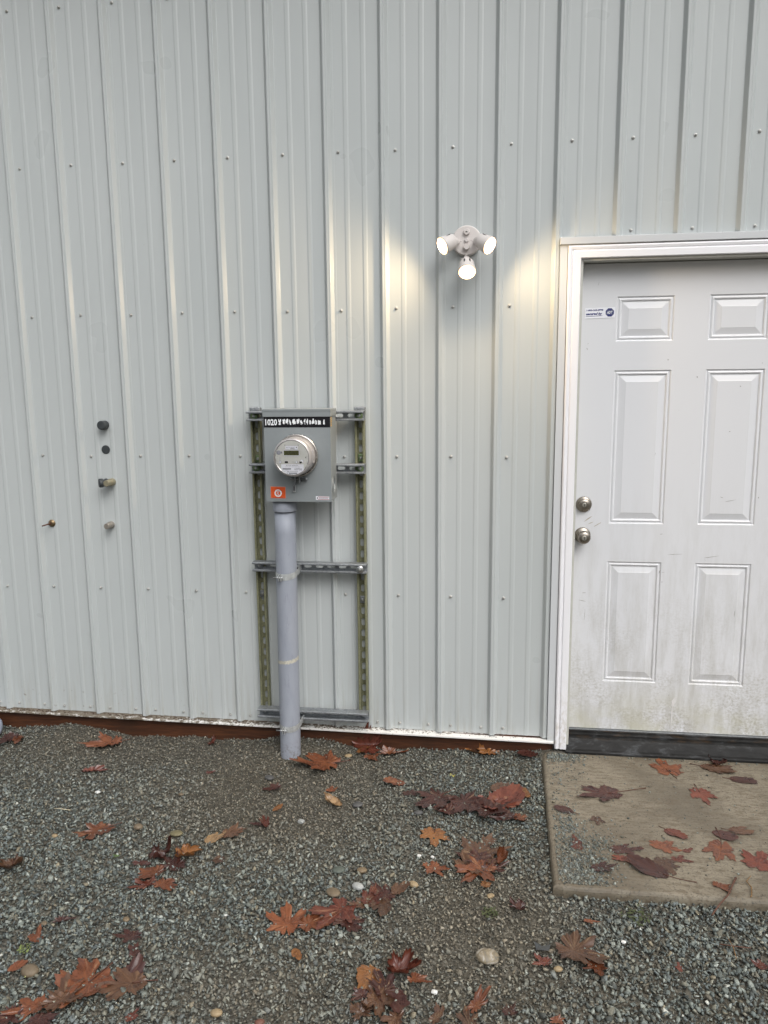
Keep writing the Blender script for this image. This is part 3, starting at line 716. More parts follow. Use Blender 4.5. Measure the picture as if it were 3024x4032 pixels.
b.text('FOCUS AXRe-SD', MX+.0000, y-.0006, MZ-.0335, .0060, M['ink'], 'CENTER', width=.0480)
b.text('CL200 240V 3W TYPE 2S 30TA 1.0Kh', MX+.0010, y-.0006, MZ-.0385, .0034, M['ink'], 'CENTER', width=.0580)
rect(-.0385, -.0475, -.0045, -.0420, M['inkg'], .0006); rect(.0080, -.0465, .0400, -.0440, M['inkg'], .0006)
rect(-.0280, -.0500, -.0160, -.0492, M['inkg'], .0006); rect(.0090, -.0500, .0230, -.0487, M['inkg'], .0006); rect(.0270, -.0500, .0395, -.0487, M['inkg'], .0006); rect(.0160, -.0425, .0310, -.0415, M['inkg'], .0006)
b.text('PSE  R175396603', MX+.0020, y-.0006, MZ-.0580, .0056, M['ink'], 'CENTER', width=.0420)
rect(-.0135, -.0645, .0190, -.0598, M['inkg'], .0006); rect(-.0225, -.0640, -.0190, -.0600, M['inkg'], .0006)
o = b.build('meter_face', BX, recalc=False); tag(o, 'cream meter face with a dark green display')
b = MB(); b.lathe([(.0688, .0955), (.0660, .0985), (.0560, .1000)], M['glass'], ax, 48, False, True); b.build('glass_cover', BX)
# ring clamp and seal below the meter
b = MB(); yc = yf-.012; g2 = M['galv']
for sx in (-.0085, .0095): b.box((MX+sx-.002, yf-.024, MZ-.112), (MX+sx+.002, yf-.003, MZ-.080), g2, .0006)
b.lathe([(.0052, 0), (.0052, .022), (.0062, .0225), (.0062, .028)], g2, ((MX+.011, yc, MZ-.096), (1, 0, 0)), 14)
b.lathe([(.0052, 0), (.0052, .018), (.0040, .019)], g2, ((MX-.011, yc, MZ-.095), (-1, 0, 0)), 14); b.lathe([(.0022, 0), (.0022, .030)], M['bolt'], ((MX-.012, yc, MZ-.096), (1, 0, 0)), 10)
b.build('ring_clamp', BX)
b = MB(); sm_ = simple('clear_seal', (.45, .46, .46), .2, var=.2, scale=200)
b.tube([(MX-.013, yf-.014, MZ-.105), (MX-.0145, yf-.012, MZ-.118), (MX-.015, yf-.010, MZ-.128)], .0015, g2, 8)
b.box((MX-.0215, yf-.010, MZ-.149), (MX-.0095, yf-.004, MZ-.121), sm_, .0012); b.box((MX-.0195, yf-.0112, MZ-.144), (MX-.0115, yf-.0095, MZ-.124), M['ink'], .0005)
b.build('seal_tag', BX)

# ---------------------------------------------------------------- conduit
CN = empty('electrical_conduit', (1.134, -.128, 0), 'blue-grey plastic conduit pipe from the meter box down into the gravel', 'conduit')
def cxz(z): return 1.1335+.0072*(z)
b = MB(); pts = [(cxz(z), -.128, z) for z in (-.12, .0, .1, .3, .5, .7, .9, 1.0, 1.09)]
b.tube(pts, .0444, M['pvc'], 56); b.build('pipe', CN)
b = MB(); b.lathe([(.0455, 0), (.0495, .0003), (.0503, .003), (.0503, .055)], M['pvc'], ((1.1425, -.132, 1.0935), (0, 0, 1)), 56); b.build('coupling', CN)
b = MB(); ring = []     # smeared glue band
def band(zf, r, m, name, parent, a0=180, a1=360, n=40):
    vs = []; 
    for k in range(n+1):
        a = R(a0+(a1-a0)*k/n); za, zb = zf(k/n)
        for zz in (za, zb): vs.append((cxz(zz)+r*math.cos(a), -.128+r*math.sin(a), zz))
    b.faces(vs, [(2*k, 2*k+2, 2*k+3, 2*k+1) for k in range(n)], m, True)
random.seed(8)
band(lambda t: (.430+.012*t+.010*max(0, t-.6)+random.uniform(-.002, .002), .443+.014*t+.016*max(0, t-.6)+random.uniform(-.003, .002)), .0449, M['cream'], '', CN)
b.build('glue_band', CN, recalc=False)
def clamp(zc):
    b = MB(); m = simple('clamp_band_steel', (.50, .52, .52), .38, .35, .25, 60)
    n = 48; r = .0456; vs = []
    for k in range(n+1):
        a = R(150+270*k/n)
        dip = -.010*max(0, math.sin(a-math.pi))
        for zz in (zc-.0135+dip, zc+.0135+dip): vs.append((cxz(zc)+r*math.cos(a), -.128+r*math.sin(a), zz))
    b.faces(vs, [(2*k, 2*k+2, 2*k+3, 2*k+1) for k in range(n)], m, True)
    for sx in (1, ):   # straps run back into the strut
        b.box((cxz(zc)+.0445, -.128, zc-.012), (cxz(zc)+.0465, -.042, zc+.014), m); b.box((cxz(zc)-.0465, -.120, zc-.012), (cxz(zc)-.0445, -.042, zc+.014), m)
    x = cxz(zc)-.014; z = zc-.011
    for sx in (-.0045, .0045): b.box((x+sx-.0011, -.190, z-.014), (x+sx+.0011, -.171, z+.014), m, .0008)
    b.lathe([(.0026, 0), (.0026, .045)], M['bolt'], ((x-.034, -.182, z+.001), (1, 0, 0)), 10)
    b.lathe([(.0058, 0), (.0058, .0055)], M['bolt'], ((x+.006, -.182, z+.001), (1, 0, 0)), 6, smooth=False)
    b.lathe([(.0055, 0), (.0055, .0050)], M['bolt'], ((x-.012, -.182, z+.001), (1, 0, 0)), 6, smooth=False)
    b.build('pipe_clamp', CN)
clamp(.827); clamp(.148)

# ---------------------------------------------------------------- flood light
FX, FZ = 1.8855, 2.1705
FL = empty('flood_light', (FX, 0, FZ), 'white round wall flood light with three lit heads above and left of the door', 'flood light')
b = MB(); b.lathe([(.0585, 0), (.0585, .014), (.0570, .022), (.0545, .0245), (.0520, .0250)], M['fix'], ((FX, -.0005, FZ), (0, -1, 0)), 64)
b.text('- - -', FX, -.0262, FZ+.048, .006, M['inkg'], 'CENTER')
b.build('mounting_plate', FL, recalc=False)
for dz, r, h, hole in ((.032, .0125, .012, 1), (.000, .0085, .008, 0), (-.0265, .0120, .016, 0)):
    b = MB(); b.lathe([(r, 0), (r, h-.002), (r-.002, h)], M['fix'], ((FX, -.025, FZ+dz), (0, -1, 0)), 32)
    if hole: b.box((FX-.004, -.0385, FZ+dz-.004), (FX+.004, -.0368, FZ+dz+.001), M['black'], .0006)
    b.build('plate_plug', FL)
def head(lc, nrm, joint):
    n = Vector(nrm).normalized(); c = Vector(lc)
    hd = MB(); r = .0345; Lb = .060
    base = c-n*Lb
    hd.lathe([(.018, 0), (.0255, .002), (.0285, .008), (.0300, .020), (.0340, .050), (.0348, .0600), (.0338, .0603), (.0325, .0580)], M['fix'], (tuple(base), tuple(n)), 48, True, False)
    # cooling slots on the upper side of the housing
    side = n.cross(Vector((0, 0, 1)));  up = side.cross(n).normalized(); side.normalize()
    for k in (-1, 1):
        p = base+n*.024+up*.0305*math.cos(.35)+side*(.0305*math.sin(.35)*k)
        q = n.to_track_quat('Z', 'Y'); 
        vs = [p+n*a*.009+side*bb*.0026+up*cc*.0012 for a in (-1, 1) for bb in (-1, 1) for cc in (-1, 1)]
        hd.faces(vs, [(0, 1, 3, 2), (4, 6, 7, 5), (0, 4, 5, 1), (2, 3, 7, 6), (0, 2, 6, 4), (1, 5, 7, 3)], M['black'])
    h = hd.build('lamp_head', FL)
    a = MB(); j = Vector(joint)
    a.tube([j, j*.45+base*.55+Vector((0, -.004, 0)), base+n*.006], [.0085, .0105, .0125], M['fix'], 16)
    a.lathe([(.0115, -.010), (.0125, -.008), (.0125, .008), (.0115, .010)], M['fix'], (tuple(j*.5+base*.5), (side.x, side.y, side.z)), 20)
    a.lathe([(.0022, 0), (.0022, .022)], M['fix'], (tuple(j*.6+base*.4), ((1 if FX > c.x else -1), -.3, 0)), 8)
    a.build('swivel_arm', FL)
    l = MB(); l.lathe([(.0326, .0570), (.0312, .0586), (.0290, .0596)], M['lensrim'], (tuple(base), tuple(n)), 40, False, False)
    l.lathe([(.0290, .0596), (.0180, .0612), (.0060, .0618)], M['lens'], (tuple(base), tuple(n)), 40, False, True)
    l.build('lit_lens', h)
    ld = bpy.data.lights.new('flood_beam', 'SPOT'); ld.energy = SPOT_W; ld.color = (1, .74, .44); ld.spot_size = R(172); ld.spot_blend = 1.0; ld.shadow_soft_size = .025
    lo = bpy.data.objects.new('flood_beam', ld); C.objects.link(lo); lo.location = base+n*.064; lo.rotation_euler = (-n).to_track_quat('Z', 'Y').to_euler()
head((1.7935, -.118, 2.1355), (-.76, -.52, -.42), (1.852, -.022, 2.166))
head((1.9775, -.118, 2.1310), (.72, -.52, -.48), (1.920, -.022, 2.166))
head((1.8915, -.135, 2.0330), (.06, -.70, -.71), (1.8840, -.020, 2.108))

# ---------------------------------------------------------------- small fittings on the siding
def fitting(name, loc, label, cat, group=None):
    return empty(name, loc, label, cat, group)
t = fitting('wall_plug', (.307, -.003, 1.4455), 'thick dark rubber cap on the siding, upper of the two', 'wall plug', 'dark caps on the siding')
b = MB(); b.lathe([(.0195, 0), (.0200, .020), (.0200, .036), (.0188, .039), (.0150, .0392)], M['cap'], ((.3035, .002, 1.4455), (0, -1, 0)), 40); b.build('disc', t)
t = fitting('wall_plug', (.2995, -.003, 1.3367), 'flat dark disc cap on the siding, lower of the two', 'wall plug', 'dark caps on the siding')
b = MB(); b.lathe([(.0195, 0), (.0195, .003), (.0180, .0045)], M['cap'], ((.2995, .001, 1.3367), (0, -1, 0)), 40); b.build('disc', t)
t = fitting('hose_fitting', (.32, 0, 1.195), 'tan threaded fitting with a dark grey end cap sticking out of the siding', 'pipe fitting')
b = MB(); b.lathe([(.0155, 0), (.0165, .003), (.0165, .012), (.0140, .014), (.0165, .017), (.0165, .026), (.0135, .028), (.0140, .060), (.0128, .063)], M['tanm'], ((.3210, .002, 1.1930), (0, -1, 0)), 32); b.build('stub', t)
b = MB(); b.lathe([(.0165, 0), (.0190, .003), (.0190, .010), (.0165, .013), (.0160, .018), (.0200, .022), (.0200, .034), (.0185, .038)], M['cap'], ((.3150, -.032, 1.1935), (-.80, -.60, 0)), 32); b.build('end_cap', t)
t = fitting('pipe_plug', (.300, 0, .998), 'short beige threaded plug low on the siding', 'pipe fitting')
b = MB(); b.lathe([(.0155, 0), (.0160, .003), (.0160, .010), (.0135, .012), (.0140, .016), (.0150, .019), (.0150, .024), (.0130, .026), (.0130, .048), (.0118, .050)], M['beige'], ((.3015, .002, .9985), (0, -1, 0)), 32); b.build('stub', t)
t = fitting('brass_fitting', (.0143, 0, 1.0013), 'brass disc fitting with a thin rusty pin pointing left', 'pipe fitting')
b = MB(); b.lathe([(.0165, 0), (.0168, .004), (.0160, .007), (.0125, .008), (.0120, .010), (.0060, .011)], M['brass'], ((.0163, .002, 1.0013), (0, -1, 0)), 36); b.build('flange', t)
b = MB(); b.lathe([(.0042, 0), (.0036, .004), (.0030, .048), (.0022, .050)], simple('rust', (.09, .032, .016), .7, 0, .4, 200), ((.0143, -.008, 1.0010), (-.28, -.95, -.07)), 14); b.build('pin', t)
# white plastic pipe end at the left edge
t = empty('drain_pipe', (-.40, -.10, 0), 'pale blue plastic pipe end at the wall foot, cut by the left edge', 'pipe')
b = MB(); b.lathe([(.052, 0), (.052, .165), (.050, .180), (.043, .193), (.030, .201), (.012, .2045)], M['pvcpale'], ((-.468, -.110, .045), (1, 0, 0)), 48); b.build('pipe', t)

# ---------------------------------------------------------------- ground sheet
def gz(x, y):
    x = np.asarray(x, float); y = np.asarray(y, float)
    h = .004*np.sin(x*3.1+1.2)*np.cos(y*2.7+.4)+.003*np.sin(x*7.3+y*4.1)+.002*np.sin(x*13.1-y*11.7+.8)
    near = np.exp(-((y+.02)/.12)**2)
    h = h+near*(.012+.014*np.sin(x*5.2+2.0)+.009*np.sin(x*11.3+.7)+.004*np.sin(x*31))
    h = h+.002*np.exp(-((x-1.14)**2+(y+.13)**2)/.01)
    h = h+.014*np.exp(-((x-1.98)**2+(y+1.08)**2)/.05)
    return h-.004
def grid_axis(lo, a, b, hi, step):
    far = [lo, lo*.4+a*.6, a-2, a-.7]; far2 = [b+.7, b+2, hi*.4+b*.6, hi]
    return np.array(sorted(set(far))+list(np.arange(a, b, step))+[b]+far2)
xs = grid_axis(-90, -1.6, 4.6, 95, .03); ys = np.array([-120, -50, -20, -8, -5]+list(np.arange(-3.6, .12, .03))+[.3, 1, 5, 40])
X, Y = np.meshgrid(xs, ys); Zg = gz(X, Y)-.003
far = np.clip(np.maximum(np.abs(X-1.5)-3.3, np.abs(Y+1.7)-2.2), 0, 1); Zg = Zg*(1-far)
verts = np.stack([X.ravel(), Y.ravel(), Zg.ravel()], 1); nx = len(xs)
idx = np.arange(len(verts)).reshape(X.shape)
faces = np.stack([idx[:-1, :-1].ravel(), idx[:-1, 1:].ravel(), idx[1:, 1:].ravel(), idx[1:, :-1].ravel()], 1)
me = bpy.data.meshes.new('ground'); me.from_pydata(verts.tolist(), [], faces.tolist()); me.materials.append(M['ground'])
me.polygons.foreach_set('use_smooth', [True]*len(me.polygons))
o = bpy.data.objects.new('ground', me); C.objects.link(o); tag(o, 'grey gravel ground running up to the wall', kind='structure')

# ---------------------------------------------------------------- concrete pad
SLABZ = .030
b = MB(); A_ = (2.2285, -.030); B_ = (2.2015, -.955); dx = .627; dy = .006; L2 = 1.85; E_ = (B_[0]+L2, B_[1]+dy/dx*L2); D_ = (4.05, -.020)
def outline(inset, z, seed=2):
    rr = random.Random(seed); pts = []
    cs = [A_, B_, E_, D_]; cen = (3.1, -.5)
    for (p, q), n in zip(((cs[0], cs[1]), (cs[1], cs[2]), (cs[2], cs[3]), (cs[3], cs[0])), (34, 60, 30, 30)):
        tx, ty = q[0]-p[0], q[1]-p[1]; l = math.hypot(tx, ty); nx_, ny_ = -ty/l, tx/l
        for k in range(n):
            t = k/n; w_ = .0015*math.sin(t*l*38+p[0]*3)+rr.uniform(-.0010, .0010)
            ee = min(t, 1-t)*l; rnd = .010*max(0, 1-ee/.012)**2
            pts.append((p[0]+tx*t+nx_*(inset+w_+rnd), p[1]+ty*t+ny_*(inset+w_+rnd), z))
    out = []
    for x, y, z in pts:      # keep the rows nested at the corners
        lx = 2.2285+(2.2015-2.2285)*((-.03-y)/.925)+inset; out.append((max(x, lx), max(y, -.955+(x-2.2)*.0096+inset*.98), z))
    return out
lv = [(-.001, -.06), (-.001, .010), (.0005, .018), (.004, .0245), (.009, .0280), (.016, .0296), (.024, SLABZ)]
rows = [outline(i_, z) for i_, z in lv]; n = len(rows[0]); vs = [p for r in rows for p in r]
b.faces(vs, [(j*n+i, j*n+(i+1) % n, (j+1)*n+(i+1) % n, (j+1)*n+i) for j in range(len(rows)-1) for i in range(n)], M['conc'])
zt_ = SLABZ-.00012; cs_ = [(A_[0]+.0185, A_[1]-.012), (B_[0]+.0190, B_[1]+.0190), (E_[0]-.019, E_[1]+.019), (D_[0]-.019, D_[1]-.012)]
tv, tf = [], []; NU, NV = 24, 14
for j in range(NV+1):
    for i in range(NU+1):
        u, v = i/NU, j/NV; tv.append(tuple((1-u)*((1-v)*cs_[1][q]+v*cs_[0][q])+u*((1-v)*cs_[2][q]+v*cs_[3][q]) for q in (0, 1))+(zt_,))
for j in range(NV):
    for i in range(NU): a_ = j*(NU+1)+i; tf.append((a_, a_+1, a_+NU+2, a_+NU+1))
b.faces(tv, tf, M['conc'])
o = b.build('concrete_slab'); tag(o, 'rough tan concrete pad in front of the door', kind='structure')

# ---------------------------------------------------------------- gravel
def blob(x, y, cx, cy, sx, sy): return np.exp(-((x-cx)/sx)**2-((y-cy)/sy)**2)
def dusty(x, y):
    n = .5+.25*np.sin(x*2.3+y*3.7+1)+.2*np.sin(x*5.1-y*4.3)+.12*np.sin(x*11+y*9)
    m = .95*blob(x, y, 1.20, -.50, .42, .30)+.8*blob(x, y, .9, -.12, .9, .14)+.85*blob(x, y, 1.98, -1.15, .26, .30)+.5*blob(x, y, 1.35, -1.45, .35, .16)+.35*blob(x, y, .2, -.25, .5, .3)
    return np.clip(1.35*m*(.55+.8*n), 0, 1)
def templates(n, flat=.7, npts=10):
    out = []
    for i in range(n):
        bm = bmesh.new()
        for k in range(npts):
            v = RNG.normal(size=3); v /= np.linalg.norm(v); v *= RNG.uniform(.82, 1.12)
            bm.verts.new((v[0]*RNG.uniform(.9, 1.25), v[1]*RNG.uniform(.65, .95), v[2]*flat*RNG.uniform(.8, 1.1)))
        r = bmesh.ops.convex_hull(bm, input=bm.verts); 
        for v in [v for v in bm.verts if not v.link_faces]: bm.verts.remove(v)
        bmesh.ops.recalc_face_normals(bm, faces=bm.faces)
        bm.verts.index_update()
        out.append((np.array([v.co[:] for v in bm.verts]), np.array([[v.index for v in f.verts] for f in bm.faces])))
        bm.free()
    return out
TPL = templates(28)
def in_slab(x, y, m=0.0):
    left = 2.2285+(2.2015-2.2285)*((-.03-y)/.925); return (x > left-m) & (y > -.955+(x-2.2)*.0096-m) & (x < 4.05)
def build_stones(name, x, y, z, r, col, label):
    N = len(x); t = RNG.integers(0, len(TPL), N); V, Fc, Cc = [], [], []; off = 0
    ang = RNG.uniform(0, 2*np.pi, N); tilt = RNG.normal(0, .45, (N, 2))
    for k in range(len(TPL)):
        s = np.where(t == k)[0]
        if not len(s): continue
        tv, tf = TPL[k]; n = len(tv)
        v = tv[None]*r[s, None, None]
        ca, sa = np.cos(ang[s])[:, None], np.sin(ang[s])[:, None]
        tx, ty = np.tan(np.clip(tilt[s, 0], -.8, .8))[:, None], np.tan(np.clip(tilt[s, 1], -.8, .8))[:, None]
        zz = v[..., 2]+v[..., 0]*tx+v[..., 1]*ty
        xx = v[..., 0]*ca-v[..., 1]*sa-zz*0; yy = v[..., 0]*sa+v[..., 1]*ca
        p = np.stack([xx+x[s, None], yy+y[s, None], zz+z[s, None]], -1).reshape(-1, 3)
        V.append(p); Fc.append((tf[None]+(np.arange(len(s))*n)[:, None, None]+off).reshape(-1, 3)); off += len(p)
        Cc.append(np.repeat(col[s], n, 0))
    V = np.concatenate(V).astype(np.float32); Fc = np.concatenate(Fc).astype(np.int32); Cc = np.concatenate(Cc).astype(np.float32)
    me = bpy.data.meshes.new(name); me.vertices.add(len(V)); me.vertices.foreach_set('co', V.ravel())
    me.loops.add(Fc.size); me.loops.foreach_set('vertex_index', Fc.ravel())
    me.polygons.add(len(Fc)); me.polygons.foreach_set('loop_start', np.arange(len(Fc), dtype=np.int32)*3)
    me.update(calc_edges=True)
    a = me.color_attributes.new('Col', 'FLOAT_COLOR', 'POINT'); a.data.foreach_set('color', np.concatenate([Cc, np.ones((len(Cc), 1), np.float32)], 1).ravel())
    me.materials.append(M['stone'])
    o = bpy.data.objects.new(name, me); C.objects.link(o); tag(o, label, kind='stuff'); return o
PAL = np.array([1.20, 1.23, 1.16])*np.array([(.150, .165, .158), (.105, .120, .120), (.200, .215, .205), (.072, .080, .080), (.175, .170, .145), (.125, .118, .100), (.140, .160, .170), (.26, .275, .265), (.095, .085, .070), (.19, .165, .125), (.42, .42, .40)])
PW = np.array([.21, .17, .11, .11, .10, .08, .10, .045, .045, .025, .004]); PW /= PW.sum()
def colours(x, y):
    N = len(x); c = PAL[RNG.choice(len(PAL), N, p=PW)]*RNG.uniform(.55, 1.35, (N, 1))
    d = dusty(x, y)[:, None]*RNG.uniform(.4, 1, (N, 1))
    return c*(1-d*.75)+np.array([(.33, .28, .205)])*d*.75*RNG.uniform(.6, 1.25, (N, 1))
def region(n, x0, x1, y0, y1): return RNG.uniform(x0, x1, n), RNG.uniform(y0, y1, n)
# layer A: fine grit everywhere in view, layer B: the larger crushed stones on top, layer C: sparse surroundings
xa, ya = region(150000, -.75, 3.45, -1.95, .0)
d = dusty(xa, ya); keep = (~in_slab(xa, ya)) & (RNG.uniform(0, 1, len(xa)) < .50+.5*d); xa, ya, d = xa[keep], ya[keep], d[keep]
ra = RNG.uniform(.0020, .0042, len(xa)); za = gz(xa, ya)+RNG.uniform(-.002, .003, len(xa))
xb, yb = region(112000, -.75, 3.45, -1.95, .0)
d = dusty(xb, yb); keep = (~in_slab(xb, yb, .003)) & (RNG.uniform(0, 1, len(xb)) < 1-.45*d); xb, yb, d = xb[keep], yb[keep], d[keep]
rb = np.clip(RNG.lognormal(np.log(.0050), .40, len(xb)), .003, .0125)*(1-.30*d)*(.86+.16*np.clip(-yb, 0, 1.6)); zb = gz(xb, yb)+RNG.uniform(.000, .007, len(xb))
xc, yc = region(60000, -1.6, 4.6, -3.5, .0); keep = ~((xc > -.75) & (xc < 3.45) & (yc > -1.95)) & ~in_slab(xc, yc, .003); xc, yc = xc[keep], yc[keep]
rc = np.clip(RNG.lognormal(np.log(.0075), .35, len(xc)), .004, .016); zc_ = gz(xc, yc)+RNG.uniform(-.002, .006, len(xc))
# grit lying on the pad: front left corner, left edge, by the sill, and scattered
def cl(n, cx, cy, sx, sy): return RNG.normal(cx, sx, n), RNG.normal(cy, sy, n)
parts = [cl(2600, 2.29, -.87, .055, .080), cl(700, 2.27, -.62, .035, .12), cl(700, 2.33, -.70, .06, .06), cl(900, 2.30, -.07, .05, .022), cl(260, 2.28, -.2, .05, .1), (RNG.uniform(2.24, 3.6, 130), RNG.uniform(-.07, -.045, 130)), (RNG.uniform(2.22, 3.9, 750), RNG.uniform(-.95, -.05, 750))]
xd = np.concatenate([p[0] for p in parts]); yd = np.concatenate([p[1] for p in parts])
keep = in_slab(xd, yd, -.018) & (yd < -.046); xd, yd = xd[keep], yd[keep]
rd = np.clip(RNG.lognormal(np.log(.0026), .45, len(xd)), .0013, .0085); zd = SLABZ+rd*.35
X_ = np.concatenate([xa, xb, xc, xd]); Y_ = np.concatenate([ya, yb, yc, yd]); Z_ = np.concatenate([za, zb, zc_, zd]); R_ = np.concatenate([ra, rb, rc, rd])
cc = colours(X_, Y_); cc[:len(xa)] *= .40  # fine grit darkened to paint shade into the gaps between stones
keep = (Y_ < -.006-R_*.9) & (((X_-1.134)**2+(Y_+.128)**2) > .0445**2) 
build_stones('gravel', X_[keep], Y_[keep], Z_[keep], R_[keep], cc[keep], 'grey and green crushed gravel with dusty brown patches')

# ---------------------------------------------------------------- leaves
def vnoise(seed):
    rr = random.Random(seed); k = [(rr.uniform(-1, 1)*s, rr.uniform(-1, 1)*s, rr.uniform(0, 6.3), 1/s) for s in (2, 2.5, 4, 5, 8, 10)]
    return lambda x, y: sum(a*math.sin(kx*x+ky*y+ph) for kx, ky, ph, a in k)
def outline_r(kind, th, rr, lob):
    """radius of the blade at angle th from the tip direction, measured from the stalk joint (unit leaf)"""
    if kind != 'oval':
        r = .30
        for la, ll, lw in lob:
            d = (th-la+math.pi) % (2*math.pi)-math.pi; a = abs(d)/lw
            if a < 1:
                v = ll*(1-a**.95*.66)
                v = v*(1+.20*math.exp(-((a-.46)/.13)**2)-.06*math.exp(-((a-.28)/.08)**2))   # shoulder teeth
                r = max(r, v)
        d = abs((th+2*math.pi) % (2*math.pi)-math.pi)
        if d < .28: r *= .35+.65*d/.28
        return r
    # oval blade: polar about a point near the base
    a, bb = .54, .40
    x0 = a*.72
    c, s = math.cos(th), math.sin(th)
    A = (c/a)**2+(s/bb)**2; Bq = -2*c*x0/a**2; Cq = (x0/a)**2-1
    return (-Bq+math.sqrt(max(0, Bq*Bq-4*A*Cq)))/(2*A)
def make_leaf(spec, on_slab, seed):
    x, y, w, ang, kind, colr, curl, sq, stem, label = spec
    rr = random.Random(seed); nf = vnoise(seed)
    rip = rr.uniform(-2.2, 2.2)
    lob = [(0, .66*rr.uniform(.9, 1.08), .56), (R(54)*rr.uniform(.92, 1.08), .60*rr.uniform(.88, 1.06), .52), (-R(54)*rr.uniform(.92, 1.08), .60*rr.uniform(.88, 1.06), .52),
           (R(108)*rr.uniform(.92, 1.06), .40*rr.uniform(.8, 1.15), .55), (-R(108)*rr.uniform(.92, 1.06), .40*rr.uniform(.8, 1.15), .55)]
    if kind == 'oval': sq = max(sq, .75)
    if kind == 'strip': sq = sq*1.05; curl = min(curl, .5)
    if kind in ('crumple', 'strip'): lob = [(a*rr.uniform(.8, 1.2), l*rr.uniform(.6, 1.15), w_) for a, l, w_ in lob]
    N = 96 if w > .05 else 64; NR = 9
    s = w*(1.20 if kind != 'oval' else 1.1)
    cx0 = .12 if kind != 'oval' else .42
    fold = rr.uniform(-.6, .6); c, sn = math.cos(R(ang)), math.sin(R(ang))
    zbase = SLABZ+.0015 if on_slab else float(gz(x, y))+rr.uniform(.0075, .0125)
    vs, vein = [], []
    def put(th, t, rad):
        px, py = t*rad*math.cos(th), t*rad*math.sin(th)*1.0
        v = 0
        if kind != 'oval':
            for la, ll, lw in lob:
                al = px*math.cos(la)+py*math.sin(la); ac = abs(-px*math.sin(la)+py*math.cos(la))
                if al > 0 and al < ll: v = max(v, 1-ac/(.016*(1.2-al)))
        else:
            v = max(v, 1-abs(py)/.014)
            side = abs(py)*.9-px; v = max(v, (1-abs(((side*7) % 1)-.5)/.10)*.7)
        vein.append(max(0, min(1, v)))
        cu = curl
        r2 = px*px+py*py
        z = cu*(.50*r2*(1+.9*nf(px*1.5, py*1.5))+.10*nf(px*3, py*3)*min(1, r2*6))
        z += cu*.22*abs(py*math.cos(fold)+px*math.sin(fold)*.5)
        if kind == 'crumple': z += cu*.10*nf(px*5+3, py*5)+cu*.05*nf(px*9, py*9)
        if cu > .55:  # roll the margin in
            k = min(1, max(0, (t-.55)/.45)); px *= 1-.25*k*k*min(1, cu); py *= 1-.30*k*k*min(1, cu); z += .07*k*cu
        z += .020*math.cos(th*13+seed)*t*t*(.2 if on_slab and cu < .2 else 1)*min(1, cu*3)
        wp_ = .07*nf(px*2.2+9, py*2.2); px, py = px+wp_, py+.07*nf(px*2.2, py*2.2+5)
        px -= cx0; py *= sq
        if on_slab: z *= .55
        wx, wy = x+s*(px*c-py*sn), y+s*(px*sn+py*c); zz = zbase+s*z
        if on_slab: fl_ = SLABZ+.0008 if in_slab(np.array([wx]), np.array([wy]), -.02)[0] else .022
        else: fl_ = float(gz(wx, wy))+.0065
        if wy > -.010: zz += (wy+.010)*1.6; wy = -.010-.001*rr.random()
        vs.append((wx, wy, max(zz, fl_)))
    radii = [outline_r(kind, 2*math.pi*i/N, rr, lob)*(1+rr.uniform(-.09, .09)) for i in range(N)]
    if rr.random() < .5:      # a torn bite in the margin
        for i in range(N):
            dd = (2*math.pi*i/N-rip+math.pi) % (2*math.pi)-math.pi
            if abs(dd) < .20: radii[i] *= .55+.45*abs(dd)/.20
    put(0, 0, 0)
    for j in range(1, NR+1):
        for i in range(N): put(2*math.pi*i/N, j/NR, radii[i])
    fs = [(0, 1+i, 1+(i+1) % N) for i in range(N)]
    for j in range(NR-1):
        a, b_ = 1+j*N, 1+(j+1)*N
        fs += [(a+i, b_+i, b_+(i+1) % N, a+(i+1) % N) for i in range(N)]
    # nibbled holes
    me = bpy.data.meshes.new('blade'); me.from_pydata(vs, [], fs); me.materials.append(mat_leaf(colr))
    me.polygons.foreach_set('use_smooth', [True]*len(me.polygons))
    at = me.attributes.new('vein', 'FLOAT', 'POINT'); at.data.foreach_set('value', vein)
    nm = {'maple': 'maple_leaf', 'crumple': 'crumpled_leaf', 'oval': 'oval_leaf', 'strip': 'curled_leaf'}[kind]
    if stem:
        t = empty(nm, (x, y, zbase), label, 'leaf', 'fallen leaves on the concrete pad' if on_slab else 'fallen leaves on the gravel')
        o = bpy.data.objects.new('blade', me); C.objects.link(o); o.parent = t; o.matrix_parent_inverse = pinv(t)
        p0 = Vector(vs[0]); L = s*(.45 if stem == 1 else .85); dr = Vector((-c, -sn, 0)); sd_ = Vector((sn, -c, 0))*rr.uniform(-.25, .25); pts = []
        for k in range(9):
            tt = k/8; q = p0+dr*L*tt+sd_*L*tt*tt; 
            zf = SLABZ+.0022 if on_slab else float(gz(q.x, q.y))+.013
            q.z = max(zf, p0.z+.001-(.0)*tt); q.y = min(q.y, -.012); pts.append(q)
        b = MB(); b.tube(pts, [max(.0006, .0013*(s/.15)**.5)]*8+[max(.0009, .002*(s/.15)**.5)], simple('leaf_stalk', (.085, .030, .018), .5), 6); b.build('stem', t)
    else:
        o = bpy.data.objects.new(nm, me); C.objects.link(o); tag(o, label, 'leaf', 'fallen leaves on the concrete pad' if on_slab else 'fallen leaves on the gravel')
        # put the origin at the leaf
        me.transform(Matrix.Translation((-x, -y, -zbase))); o.location = (x, y, zbase)
